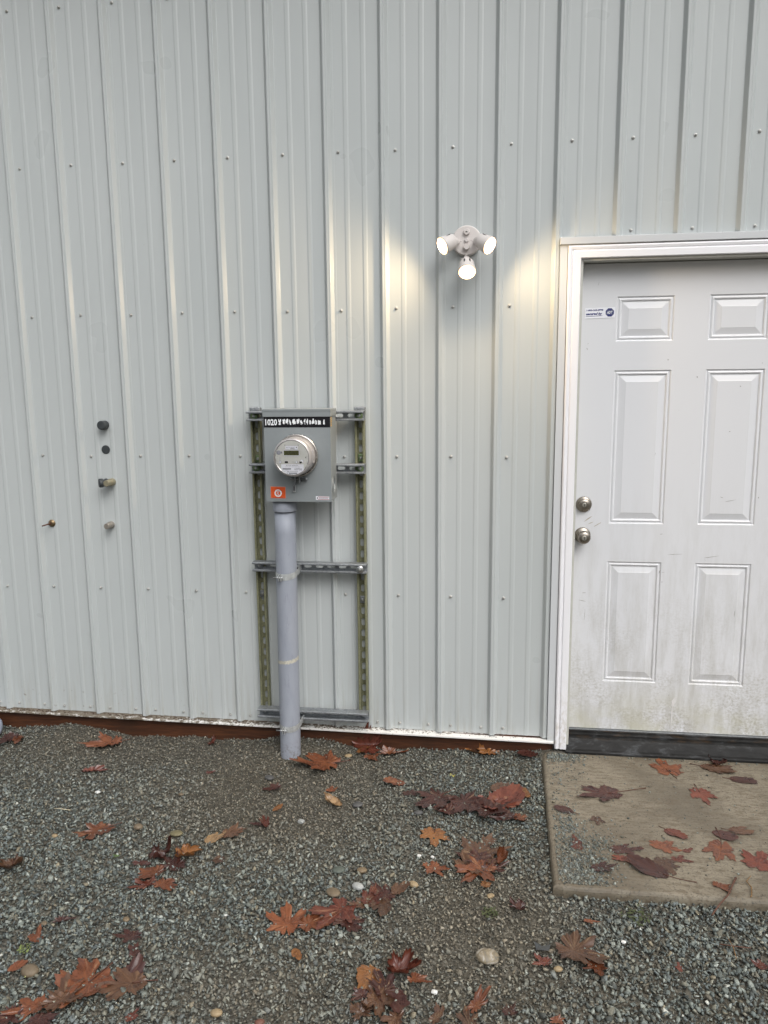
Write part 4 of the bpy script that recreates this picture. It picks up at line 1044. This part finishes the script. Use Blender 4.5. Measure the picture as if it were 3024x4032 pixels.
GLEAVES=[
  (0.269, -0.145, 0.152, 200, 'maple', 'rust', 0.5, 0.7, 1, 'rust maple leaf folded near the foot of the board, left of the conduit'),
  (0.747, -0.063, 0.064, 90, 'crumple', 'red', 0.8, 0.8, 0, 'small crumpled red leaf in the gravel left of the conduit foot'),
  (0.351, -0.383, 0.118, 10, 'strip', 'red', 0.4, 0.35, 0, 'narrow brown-red leaf lying edge on in pale gravel at left'),
  (0.842, -0.319, 0.059, 20, 'strip', 'red', 0.6, 0.6, 0, 'tiny curled red leaf below the crumpled one left of the conduit'),
  (1.281, -0.213, 0.189, 190, 'maple', 'rust', 0.4, 0.9, 1, 'broad curled rust leaf lying right beside the conduit foot'),
  (1.468, -0.028, 0.121, 100, 'maple', 'red', 0.3, 0.9, 0, 'red maple leaf propped upright against the skirt board under the strut frame'),
  (1.442, -0.067, 0.103, 250, 'strip', 'orange', 0.4, 0.5, 0, 'slim orange leaf tucked behind the propped red maple leaf'),
  (1.582, -0.06, 0.127, 15, 'strip', 'rust', 0.6, 0.4, 0, 'long curled rust leaf along the board right of the propped one'),
  (1.498, -0.121, 0.081, 330, 'crumple', 'rust', 0.4, 0.6, 0, 'small rust leaf just in front of the propped red maple leaf'),
  (1.988, -0.036, 0.152, 185, 'strip', 'orange', 0.5, 0.4, 0, 'torn orange-brown leaf against the board left of the concrete pad'),
  (2.163, -0.059, 0.084, 200, 'oval', 'maroon', 0.2, 0.6, 0, 'small maroon oval leaf at the back corner beside the concrete pad'),
  (1.61, -0.324, 0.072, 180, 'oval', 'rust', 0.5, 0.8, 0, 'small cupped rust leaf alone in gravel right of the strut frame'),
  (1.693, -0.395, 0.083, 20, 'strip', 'maroon', 0.2, 0.5, 0, 'thin maroon leaf scrap left of the dark maple pile'),
  (1.787, -0.433, 0.154, 230, 'maple', 'maroon', 0.3, 0.9, 1, 'dark maroon maple leaf at the left end of the leaf pile'),
  (1.909, -0.457, 0.152, 300, 'maple', 'maroon', 0.4, 0.9, 0, 'dark maroon maple leaf in the middle of the leaf pile'),
  (1.997, -0.503, 0.166, 330, 'maple', 'maroon', 0.5, 0.8, 0, 'crinkled maroon maple leaf at the front of the leaf pile'),
  (2.082, -0.413, 0.135, 60, 'oval', 'red', 0.25, 1.0, 0, 'cupped red leaf at the right end of the leaf pile'),
  (2.049, -0.548, 0.103, 200, 'crumple', 'maroon', 0.4, 0.7, 0, 'crumpled maroon leaf at the bottom right of the leaf pile'),
  (2.142, -0.365, 0.055, 120, 'oval', 'orange', 0.3, 0.8, 0, 'small bright orange leaf between the leaf pile and the concrete pad'),
  (0.571, -0.801, 0.133, 215, 'maple', 'rust', 0.4, 0.7, 1, 'rust maple leaf alone in mid gravel at left'),
  (1.021, -0.781, 0.064, 60, 'oval', 'tan', 0.2, 1, 0, 'pale tan oval leaf touching a brown maple leaf'),
  (1.073, -0.746, 0.098, 20, 'maple', 'brown', 0.3, 0.8, 0, 'dull brown maple leaf touching the pale tan oval leaf'),
  (1.173, -0.671, 0.069, 120, 'strip', 'red', 0.8, 0.5, 0, 'upright sliver of red leaf on the pale dusty gravel'),
  (1.144, -0.674, 0.095, 180, 'strip', 'maroon', 0.2, 0.4, 0, 'flat maroon strip of leaf on the pale dusty gravel'),
  (1.392, -0.513, 0.072, 170, 'oval', 'tan', 0.6, 0.7, 0, 'curled pale tan leaf in gravel below the strut frame'),
  (1.194, -0.566, 0.039, 45, 'oval', 'orange', 0.3, 0.8, 0, 'tiny orange leaf left of the curled pale tan leaf'),
  (1.375, -0.403, 0.052, 45, 'crumple', 'rust', 0.3, 0.8, 0, 'tiny rust leaf scrap above the curled pale tan leaf'),
  (0.389, -1.025, 0.111, 300, 'maple', 'brown', 0.7, 0.9, 1, 'brown curled maple leaf at the left edge of the view'),
  (0.867, -0.908, 0.1, 80, 'crumple', 'maroon', 1.2, 0.9, 0, 'dark upright curled leaf at the top of the left leaf heap'),
  (0.958, -0.898, 0.11, 320, 'maple', 'orange', 0.6, 0.9, 1, 'bright orange maple leaf at the right of the left leaf heap'),
  (0.825, -0.966, 0.066, 180, 'strip', 'maroon', 0.6, 0.6, 0, 'dark leaf scrap at the left of the left leaf heap'),
  (0.886, -1.017, 0.102, 215, 'maple', 'rust', 0.5, 0.7, 0, 'rust leaf below the dark upright one in the left leaf heap'),
  (0.887, -1.075, 0.083, 210, 'strip', 'red', 0.4, 0.5, 0, 'narrow red leaf at the bottom of the left leaf heap'),
  (0.962, -1.066, 0.088, 350, 'maple', 'rust', 0.4, 0.6, 0, 'flat rust leaf at the bottom right of the left leaf heap'),
  (1.078, -0.918, 0.051, 260, 'crumple', 'brown', 0.3, 0.9, 0, 'small brown leaf right of the left leaf heap'),
  (1.804, -0.687, 0.106, 270, 'maple', 'orange', 0.1, 1, 1, 'flat bright orange maple leaf with five clear lobes'),
  (1.82, -0.877, 0.084, 300, 'maple', 'rust', 0.3, 0.9, 0, 'small rust maple leaf below the flat bright orange one'),
  (1.973, -0.744, 0.174, 70, 'maple', 'brown', 0.3, 0.9, 1, 'large brown maple leaf on top of the heap beside the concrete pad'),
  (1.95, -0.795, 0.127, 170, 'maple', 'maroon', 0.3, 0.7, 0, 'maroon leaf under the large brown one beside the concrete pad'),
  (1.962, -0.875, 0.146, 240, 'maple', 'rust', 0.3, 0.8, 0, 'rust maple leaf at the bottom of the heap beside the concrete pad'),
  (2.049, -0.788, 0.066, 60, 'oval', 'rust', 1.0, 0.8, 0, 'rolled rust leaf at the right of the heap beside the concrete pad'),
  (1.992, -0.949, 0.045, 330, 'strip', 'orange', 0.5, 0.7, 0, 'little orange leaf under the heap beside the concrete pad'),
  (1.72, -0.986, 0.069, 60, 'oval', 'brown', 0.3, 0.8, 0, 'brown leaf at the right tip of the long leaf trail'),
  (1.664, -1.02, 0.092, 140, 'maple', 'maroon', 0.3, 0.7, 0, 'maroon leaf in the long leaf trail, second from its right tip'),
  (1.669, -1.095, 0.083, 280, 'oval', 'brown', 0.3, 0.9, 0, 'dull folded brown leaf in the long leaf trail'),
  (1.608, -1.076, 0.087, 200, 'crumple', 'brown', 0.3, 0.8, 0, 'faded brown crumpled leaf in the middle of the long leaf trail'),
  (1.531, -1.133, 0.135, 250, 'maple', 'red', 0.3, 0.85, 0, 'torn red maple leaf in the long leaf trail'),
  (1.388, -1.187, 0.129, 100, 'maple', 'rust', 0.4, 0.9, 0, 'rust maple leaf at the left end of the long leaf trail'),
  (1.452, -1.315, 0.042, 300, 'oval', 'orange', 0.3, 0.7, 0, 'small orange leaf alone below the long leaf trail'),
  (0.666, -1.338, 0.058, 150, 'crumple', 'rust', 0.5, 0.8, 0, 'small rust leaf near the left edge above the round brown stone'),
  (0.715, -1.257, 0.064, 20, 'strip', 'maroon', 1.0, 0.5, 0, 'dark curled sliver of leaf in the left gravel'),
  (0.948, -1.31, 0.068, 190, 'maple', 'maroon', 0.3, 0.7, 0, 'maroon leaf in the lower left gravel above a darker scrap'),
  (0.987, -1.362, 0.043, 90, 'crumple', 'maroon', 0.3, 0.9, 0, 'dark leaf scrap below the maroon leaf at lower left'),
  (0.908, -1.502, 0.151, 250, 'maple', 'rust', 0.4, 1, 1, 'large rust maple leaf with pale veins in the bottom left corner'),
  (0.857, -1.564, 0.117, 215, 'strip', 'brown', 0.3, 0.5, 0, 'long brown leaf between the large rust leaf and the corner'),
  (1.02, -1.488, 0.126, 200, 'maple', 'brown', 0.3, 0.8, 1, 'dark brown maple leaf right of the large rust one'),
  (0.767, -1.613, 0.084, 270, 'maple', 'maroon', 0.5, 0.9, 0, 'maroon maple leaf cut by the bottom left corner'),
  (0.863, -1.616, 0.072, 20, 'crumple', 'maroon', 0.4, 0.8, 0, 'maroon leaf at the bottom edge under the long brown leaf'),
  (1.085, -1.582, 0.043, 60, 'crumple', 'red', 0.5, 0.8, 0, 'small red leaf at the bottom edge left of the tan stone'),
  (0.687, -1.452, 0.044, 40, 'oval', 'rust', 0.3, 0.8, 0, 'small rust leaf beside the round brown stone'),
  (1.669, -1.38, 0.079, 250, 'oval', 'orange', 0.5, 1, 0, 'golden orange leaf at the bottom centre heap'),
  (1.759, -1.349, 0.109, 0, 'maple', 'red', 0.8, 0.8, 0, 'curled red maple leaf with raised rim at the bottom centre'),
  (1.706, -1.461, 0.103, 280, 'maple', 'brown', 0.6, 0.9, 0, 'dark brown maple leaf at the bottom centre heap'),
  (1.654, -1.441, 0.068, 200, 'strip', 'maroon', 0.5, 0.5, 0, 'thin maroon leaf lobe left in the bottom centre heap'),
  (1.748, -1.448, 0.085, 320, 'oval', 'maroon', 0.3, 0.9, 0, 'maroon leaf right in the bottom centre heap'),
  (1.755, -1.508, 0.083, 260, 'maple', 'brown', 0.5, 0.7, 0, 'lowest brown leaf of the bottom centre heap'),
  (1.865, -1.48, 0.06, 60, 'strip', 'brown', 0.4, 0.6, 0, 'faded leaf at the bottom edge right of the centre heap'),
  (1.971, -1.429, 0.091, 50, 'strip', 'rust', 0.9, 0.45, 0, 'long rolled rust leaf near the bottom edge right of centre'),
  (2.047, -1.43, 0.051, 100, 'crumple', 'maroon', 0.4, 0.9, 0, 'dark leaf at the bottom edge right of the long rolled one'),
  (2.081, -1.046, 0.074, 180, 'crumple', 'maroon', 0.6, 0.8, 0, 'dark red crumpled leaf in gravel between concrete pad and quartz stone'),
  (2.252, -1.205, 0.139, 330, 'maple', 'brown', 0.5, 0.9, 0, 'large dark brown maple leaf in gravel in front of the concrete pad'),
  (2.29, -1.259, 0.077, 280, 'maple', 'rust', 0.5, 0.9, 0, 'rust leaf under the large dark brown one in front of the pad'),
  (2.15, -1.258, 0.054, 200, 'crumple', 'red', 0.3, 0.8, 0, 'small torn red leaf left of the large dark brown one'),
  (2.523, -1.231, 0.033, 90, 'strip', 'red', 0.3, 0.6, 0, 'tiny red leaf upright in the gravel at lower right'),
  (2.741, -1.205, 0.043, 150, 'crumple', 'red', 0.4, 0.9, 0, 'small red leaf scrap in gravel at the right edge'),
  (2.171, -1.457, 0.047, 10, 'strip', 'rust', 0.4, 0.6, 0, 'rust leaf cut by the bottom edge at right'),
  (2.301, -1.068, 0.039, 0, 'strip', 'rust', 0.2, 0.5, 0, 'small rust leaf in gravel just in front of the pad corner'),
  (1.84, -0.508, 0.109, 200, 'crumple', 'maroon', 0.4, 0.8, 0, 'crumpled maroon leaf under the left end of the leaf pile'),
  (2.021, -0.454, 0.142, 20, 'maple', 'red', 0.5, 0.8, 0, 'dark red maple leaf lying across the top of the leaf pile'),
  (2.112, -0.54, 0.086, 320, 'strip', 'rust', 0.3, 0.6, 0, 'flat rust leaf scrap at the lower right of the leaf pile'),
  (1.924, -0.84, 0.109, 160, 'crumple', 'brown', 0.4, 0.8, 0, 'dull brown crumpled leaf at the left of the heap beside the concrete pad'),
  (2.02, -0.844, 0.093, 20, 'maple', 'maroon', 0.4, 0.8, 0, 'small maroon leaf at the right of the heap beside the concrete pad'),
  (0.928, -0.946, 0.095, 150, 'maple', 'maroon', 0.5, 0.8, 0, 'maroon maple leaf in the middle of the left leaf heap'),
  (1.472, -1.173, 0.104, 30, 'maple', 'rust', 0.3, 0.8, 0, 'rust maple leaf in the long leaf trail, second from its left end'),
  (1.578, -1.175, 0.098, 330, 'maple', 'maroon', 0.4, 0.8, 0, 'maroon leaf at the lower side of the long leaf trail'),
  (1.627, -1.052, 0.088, 80, 'maple', 'red', 0.4, 0.8, 0, 'red leaf at the upper side of the long leaf trail'),
  (1.719, -1.401, 0.1, 120, 'maple', 'maroon', 0.5, 0.8, 0, 'maroon maple leaf in the middle of the bottom centre heap'),
  (1.674, -1.491, 0.072, 20, 'crumple', 'brown', 0.5, 0.8, 0, 'crumpled brown leaf at the lower left of the bottom centre heap'),
  (1.808, -1.373, 0.06, 340, 'strip', 'rust', 0.5, 0.7, 0, 'rust leaf sliver at the right of the bottom centre heap'),
  (0.873, -1.535, 0.112, 60, 'maple', 'brown', 0.4, 0.8, 0, 'brown maple leaf under the large rust one in the bottom left corner'),
  (0.804, -1.59, 0.097, 200, 'maple', 'rust', 0.4, 0.7, 0, 'dull rust leaf between the bottom left corner and the large rust leaf'),
  (1.023, -1.451, 0.077, 70, 'oval', 'maroon', 0.5, 0.8, 0, 'dark purple leaf sticking up behind the dark brown maple leaf'),
  (1.943, -1.485, 0.071, 100, 'maple', 'brown', 0.4, 0.8, 0, 'brown leaf at the bottom edge beside the long rolled one'),
  (1.136, -0.423, 0.064, 200, 'crumple', 'maroon', 0.3, 0.8, 0, 'small dull maroon leaf between the strut frame and the pale dusty gravel'),
  (-0.143, -0.154, 0.073, 300, 'oval', 'rust', 0.4, 0.8, 0, 'rust oval leaf in front of the pale blue pipe end'),
  (-0.209, -0.152, 0.108, 200, 'strip', 'maroon', 0.5, 0.7, 0, 'dark leaf tucked under the pale blue pipe end'),
  (2.048, -0.319, 0.078, 60, 'oval', 'brown', 0.1, 0.9, 0, 'faint grey-brown oval leaf above the right end of the leaf pile'),
]
SLEAVES=[
  (2.726, -0.127, 0.137, 100, 'maple', 'rust', 0.12, 0.9, 1, 'flat rust maple leaf on the concrete pad near the sill'),
  (2.951, -0.042, 0.116, 80, 'crumple', 'maroon', 1.1, 0.7, 0, 'dark curled leaf standing against the black sill'),
  (2.945, -0.11, 0.118, 340, 'oval', 'brown', 0.3, 0.7, 1, 'brown leaf under the curled one by the black sill'),
  (3.018, -0.197, 0.085, 350, 'oval', 'maroon', 0.2, 0.7, 1, 'dark purple oval leaf with short stem on the pad at right'),
  (2.82, -0.329, 0.117, 270, 'maple', 'red', 0.3, 0.7, 1, 'small red maple leaf in the middle of the pad'),
  (2.434, -0.37, 0.161, 200, 'maple', 'maroon', 0.3, 0.7, 2, 'maroon maple leaf with long stem at the left of the pad'),
  (2.272, -0.498, 0.062, 160, 'oval', 'maroon', 0.4, 0.6, 1, 'small dark oval leaf near the left edge of the pad'),
  (2.391, -0.553, 0.061, 270, 'crumple', 'brown', 0.1, 0.8, 0, 'faded grey-brown leaf stain on the left of the pad'),
  (2.297, -0.71, 0.074, 100, 'crumple', 'red', 0.4, 0.8, 0, 'torn red leaf in the gravel scatter on the pad'),
  (2.657, -0.614, 0.068, 320, 'oval', 'red', 0.3, 0.8, 1, 'red oval leaf with short stem in the middle of the pad'),
  (2.894, -0.569, 0.075, 0, 'oval', 'brown', 0.3, 0.55, 1, 'brown oval leaf with pale veins at the right of the pad'),
  (2.824, -0.609, 0.068, 330, 'oval', 'maroon', 0.3, 0.8, 0, 'dark round leaf left of the brown oval with pale veins'),
  (2.461, -0.726, 0.095, 10, 'maple', 'maroon', 0.2, 0.6, 0, 'wet maroon leaf plastered flat on the pad'),
  (2.458, -0.784, 0.09, 350, 'strip', 'red', 0.3, 0.5, 0, 'narrow red leaf below the wet maroon one on the pad'),
  (2.59, -0.692, 0.105, 340, 'maple', 'rust', 0.08, 0.7, 0, 'thin see-through rust leaf joined to a long stem'),
  (2.781, -0.696, 0.122, 250, 'maple', 'rust', 0.12, 0.8, 2, 'rust maple leaf with long stem pointing left on the pad'),
  (2.67, -0.709, 0.035, 40, 'crumple', 'red', 0.2, 0.8, 0, 'tiny red scrap between two rust leaves on the pad'),
  (2.517, -0.83, 0.106, 150, 'oval', 'maroon', 0.4, 0.8, 2, 'maroon leaf with upright stem at the front of the pad'),
  (2.581, -0.802, 0.101, 280, 'maple', 'brown', 0.1, 0.9, 0, 'pale brown leaf stuck beside the maroon one at the pad front'),
  (2.634, -0.766, 0.062, 350, 'strip', 'red', 0.1, 0.6, 0, 'red leaf patch right of the pale brown leaf on the pad'),
  (2.37, -0.84, 0.091, 20, 'maple', 'maroon', 0.5, 0.6, 0, 'dark red lobed leaf at the front left corner of the pad'),
  (2.89, -0.746, 0.115, 60, 'maple', 'red', 0.2, 0.9, 0, 'shiny red leaf cut by the right edge of the view on the pad'),
  (2.733, -0.895, 0.073, 340, 'strip', 'rust', 0.3, 0.6, 0, 'small rust leaf at the front edge of the pad'),
]
PEBBLES=[
  (1.578, -1.001, 0.041, 'greywhite', 0.8, 'pale grey rounded stone above the long leaf trail'),
  (1.578, -0.914, 0.036, 'tanbrown', 0.7, 'brown pebble above the pale grey stone'),
  (1.499, -0.918, 0.043, 'darkgreen', 0.55, 'dark green-grey flat pebble left of the brown one'),
  (1.755, -0.966, 0.035, 'tan', 0.8, 'tan pebble at the right tip of the long leaf trail'),
  (1.993, -1.261, 0.069, 'quartz', 0.8, 'large white and ochre quartz stone at lower right'),
  (1.504, -1.036, 0.049, 'brown', 0.5, 'dull brown stone half sunk left of the pale grey one'),
  (1.497, -0.509, 0.044, 'dark', 0.6, 'dark stone in the gravel left of the leaf pile'),
  (1.733, -0.527, 0.035, 'dark', 0.7, 'dark pebble under the left end of the leaf pile'),
  (1.39, -0.118, 0.036, 'tan', 0.6, 'tan pebble near the propped red maple leaf'),
  (0.729, -1.465, 0.054, 'brown', 0.9, 'round brown stone at the lower left'),
  (1.296, -1.541, 0.033, 'tan', 0.8, 'tan pebble at the bottom edge left of the centre'),
  (0.716, -0.755, 0.038, 'brown', 0.9, 'round brown pebble on a red leaf scrap at left'),
  (0.871, -0.775, 0.05, 'olive', 0.5, 'flat olive stone right of the round brown pebble'),
  (0.433, -0.834, 0.024, 'tan', 0.8, 'small tan pebble left of the round brown pebble'),
  (0.903, -1.238, 0.023, 'tanbrown', 0.8, 'small brown pebble under the left leaf heap'),
  (0.655, -1.272, 0.023, 'brown', 0.7, 'small dark brown pebble at the left above the rust leaf'),
  (1.415, -1.554, 0.026, 'redbrown', 0.8, 'red-brown stone cut by the bottom edge'),
  (0.444, -0.537, 0.027, 'white', 0.5, 'white shell-like chip in the upper left gravel'),
  (1.194, -1.173, 0.013, 'white', 0.6, 'thin white chip standing in the left gravel'),
  (2.188, -1.275, 0.025, 'tan', 0.9, 'round tan pebble left of the large dark brown leaf'),
  (2.386, -1.147, 0.018, 'white', 0.6, 'white chip in gravel in front of the concrete pad'),
  (0.778, -0.502, 0.022, 'brown', 0.8, 'small brown pebble in the upper gravel left of the conduit'),
  (1.095, -0.338, 0.042, 'dark', 0.6, 'dark pebble left of the broad curled rust leaf'),
  (1.305, -0.646, 0.032, 'greywhite', 0.7, 'grey-white chip in the pale dusty gravel'),
  (1.76, -0.807, 0.019, 'white', 0.8, 'white chip below the flat bright orange leaf, left of the pair'),
  (1.806, -0.806, 0.017, 'white', 0.8, 'white chip below the flat bright orange leaf, right of the pair'),
  (1.852, -1.401, 0.022, 'white', 0.6, 'dull white chip at bottom centre right of the leaf heap'),
  (2.002, -1.0, 0.027, 'tan', 0.6, 'peach-tinted chip below the heap beside the concrete pad'),
]
for i, sp in enumerate(GLEAVES): make_leaf(sp, False, 100+i)
for i, sp in enumerate(SLEAVES): make_leaf(sp, True, 300+i)

# ---------------------------------------------------------------- single stones in the gravel
PCOL = {'greywhite': (.34, .35, .34), 'tanbrown': (.17, .125, .075), 'darkgreen': (.085, .10, .085), 'tan': (.30, .225, .13), 'quartz': (.47, .41, .31), 'brown': (.15, .115, .075),
        'dark': (.075, .075, .075), 'olive': (.15, .13, .07), 'redbrown': (.15, .065, .045), 'white': (.72, .72, .69)}
def mat_quartz():
    m, nt, bs = new_mat('quartz_stone'); v = coords(nt)
    f = noise(nt, 26, 5, .65, v, 1.2)
    c = ramp(nt, f, [(.36, (.13, .125, .11)), (.48, (.24, .195, .125)), (.56, (.34, .31, .26)), (.66, (.60, .57, .50))])
    nt.links.new(c, bs.inputs['Base Color']); bs.inputs['Roughness'].default_value = .5; bump(nt, f, bs, .6, .003); return m
MATS['pebble_quartz'] = mat_quartz()
for i, (x, y, w, colr, hh, label) in enumerate(PEBBLES):
    rr = random.Random(700+i); bm = bmesh.new(); bmesh.ops.create_icosphere(bm, subdivisions=3 if w > .02 else 2, radius=.5)
    nf = vnoise(800+i); sx, sy = 1, rr.uniform(.68, .85)
    chip = colr == 'white' or 'chip' in label
    for v in bm.verts:
        p = v.co*2; d = 1+(.10 if not chip else .16)*nf(p.x*1.2+p.z, p.y*1.2-p.z*.7)*.5
        if colr == 'quartz': d *= 1-.16*math.exp(-((p.x-.35)**2+(p.y+.8)**2)/.06)+.05*nf(p.x*3, p.z*3+p.y*2)
        if chip: p.x = max(-.75, min(.8, p.x+p.z*.3)); p.y = max(-.7, min(.7, p.y-p.x*.2))
        v.co = Vector((p.x*d*sx, p.y*d*sy, p.z*d*hh*.62))*w*.5
    a = rr.uniform(-.6, .6); bmesh.ops.rotate(bm, verts=bm.verts, cent=(0, 0, 0), matrix=Matrix.Rotation(a, 3, 'Z'))
    me = bpy.data.meshes.new('pebble'); bm.to_mesh(me); bm.free(); me.polygons.foreach_set('use_smooth', [not chip]*len(me.polygons))
    me.materials.append(MATS['pebble_quartz'] if colr == 'quartz' else simple('pebble_'+colr, PCOL[colr], .55, 0, .22, 70, .4))
    o = bpy.data.objects.new('stone' if w > .03 else 'pebble', me); C.objects.link(o); o.location = (x, y, float(gz(x, y))+.0055+w*hh*.12)
    tag(o, label, 'stone', 'larger stones lying in the gravel')

# ---------------------------------------------------------------- twigs, scraps, weeds
def gtube(name, pts, r, m, label, cat):
    b = MB(); c0 = Vector(pts[len(pts)//2]); b.tube(pts, r, m, 7); o = b.build(name, None, loc=tuple(c0)); tag(o, label, cat); return o
tw = simple('twig_bark', (.10, .045, .028), .7, 0, .3, 120)
gtube('twig', [(2.665, -1.02, .018), (2.697, -.985, .032), (2.735, -.94, .036), (2.765, -.885, .036), (2.782, -.857, .040)], [.0028, .0026, .0024, .0028, .0040], tw, 'reddish twig leaning over the front edge of the pad', 'twig')
gtube('twig', [(2.800, -.94, .034), (2.806, -.935, .034), (2.818, -.895, .036), (2.812, -.865, .036), (2.835, -.835, .036)], [.0014, .0017, .0018, .0014, .0012], simple('twig_ochre', (.20, .11, .04), .7, 0, .3, 120), 'thin ochre twig at the front of the pad, right of the reddish one', 'twig')
gtube('straw', [(.342, -.684, .016), (.375, -.689, .019), (.412, -.688, .015)], .0014, simple('straw', (.55, .50, .36), .6), 'short pale straw lying in the left gravel', 'straw')
gtube('twig', [(2.655, -1.135, .012), (2.70, -1.142, .014), (2.74, -1.140, .011)], .0016, tw, 'thin dark twig in gravel in front of the pad', 'twig')
gtube('twig', [(2.685, -1.19, .012), (2.69, -1.145, .014), (2.687, -1.10, .011)], .0013, simple('twig_ochre', (.2, .11, .04)), 'thin brown stalk crossing the dark twig in front of the pad', 'twig')
b = MB(); x, y = 2.152, -1.200; z = float(gz(x, y))+.010
b.faces([(x-.020, y-.010, z), (x+.016, y-.014, z+.003), (x+.022, y+.010, z+.006), (x-.004, y+.004, z+.003), (x-.024, y+.014, z+.008)], [(0, 1, 2, 3), (0, 3, 4)], M['cap'])
o = b.build('plastic_scrap', None, loc=(x, y, z)); tag(o, 'black scrap of plastic left of the large dark brown leaf', 'scrap')
def sprig(name, x, y, n, r, col, label, cat='weed'):
    b = MB(); rr = random.Random(int(x*1000)); z0 = float(gz(x, y)); m = simple('sprig_'+name+cat, col, .5, 0, .3, 200)
    for k in range(n):
        a = rr.uniform(0, 6.28); d = rr.uniform(.2, 1)*r; px, py = x+math.cos(a)*d, y+math.sin(a)*d; pz = z0+.009+rr.uniform(0, .007); l = rr.uniform(.003, .007)*(r/.02)**.4; wv = l*rr.uniform(.3, .6); t = rr.uniform(0, 6.28)
        ux, uy = math.cos(t), math.sin(t)
        b.faces([(px-ux*l, py-uy*l, pz), (px-uy*wv, py+ux*wv, pz+.002), (px+ux*l, py+uy*l, pz+.003), (px+uy*wv, py-ux*wv, pz+.001)], [(0, 1, 2, 3)], m)
    o = b.build(name, None, loc=(x, y, z0), recalc=False); tag(o, label, cat); return o
sprig('green_leaf_scrap', .725, -.945, 14, .011, (.08, .14, .03), 'bright green leaf scrap in the left gravel', 'leaf scrap')
sprig('yellow_petals', 1.852, -.252, 12, .012, (.55, .50, .08), 'pale yellow petals in gravel above the dark leaf pile', 'petals')
sprig('weed', .662, -1.385, 26, .024, (.16, .20, .06), 'pale green weed sprig above the round brown stone')
sprig('moss', 2.001, -1.09, 60, .026, (.05, .065, .022), 'dark green moss tuft above the white quartz stone', 'moss')
sprig('moss', 2.44, -1.035, 50, .045, (.075, .078, .04), 'thin moss along the front edge of the concrete pad', 'moss')
sprig('yellow_leaf_scrap', .735, -1.475, 16, .020, (.38, .40, .16), 'pale yellow-green scrap beside the large rust leaf', 'leaf scrap')
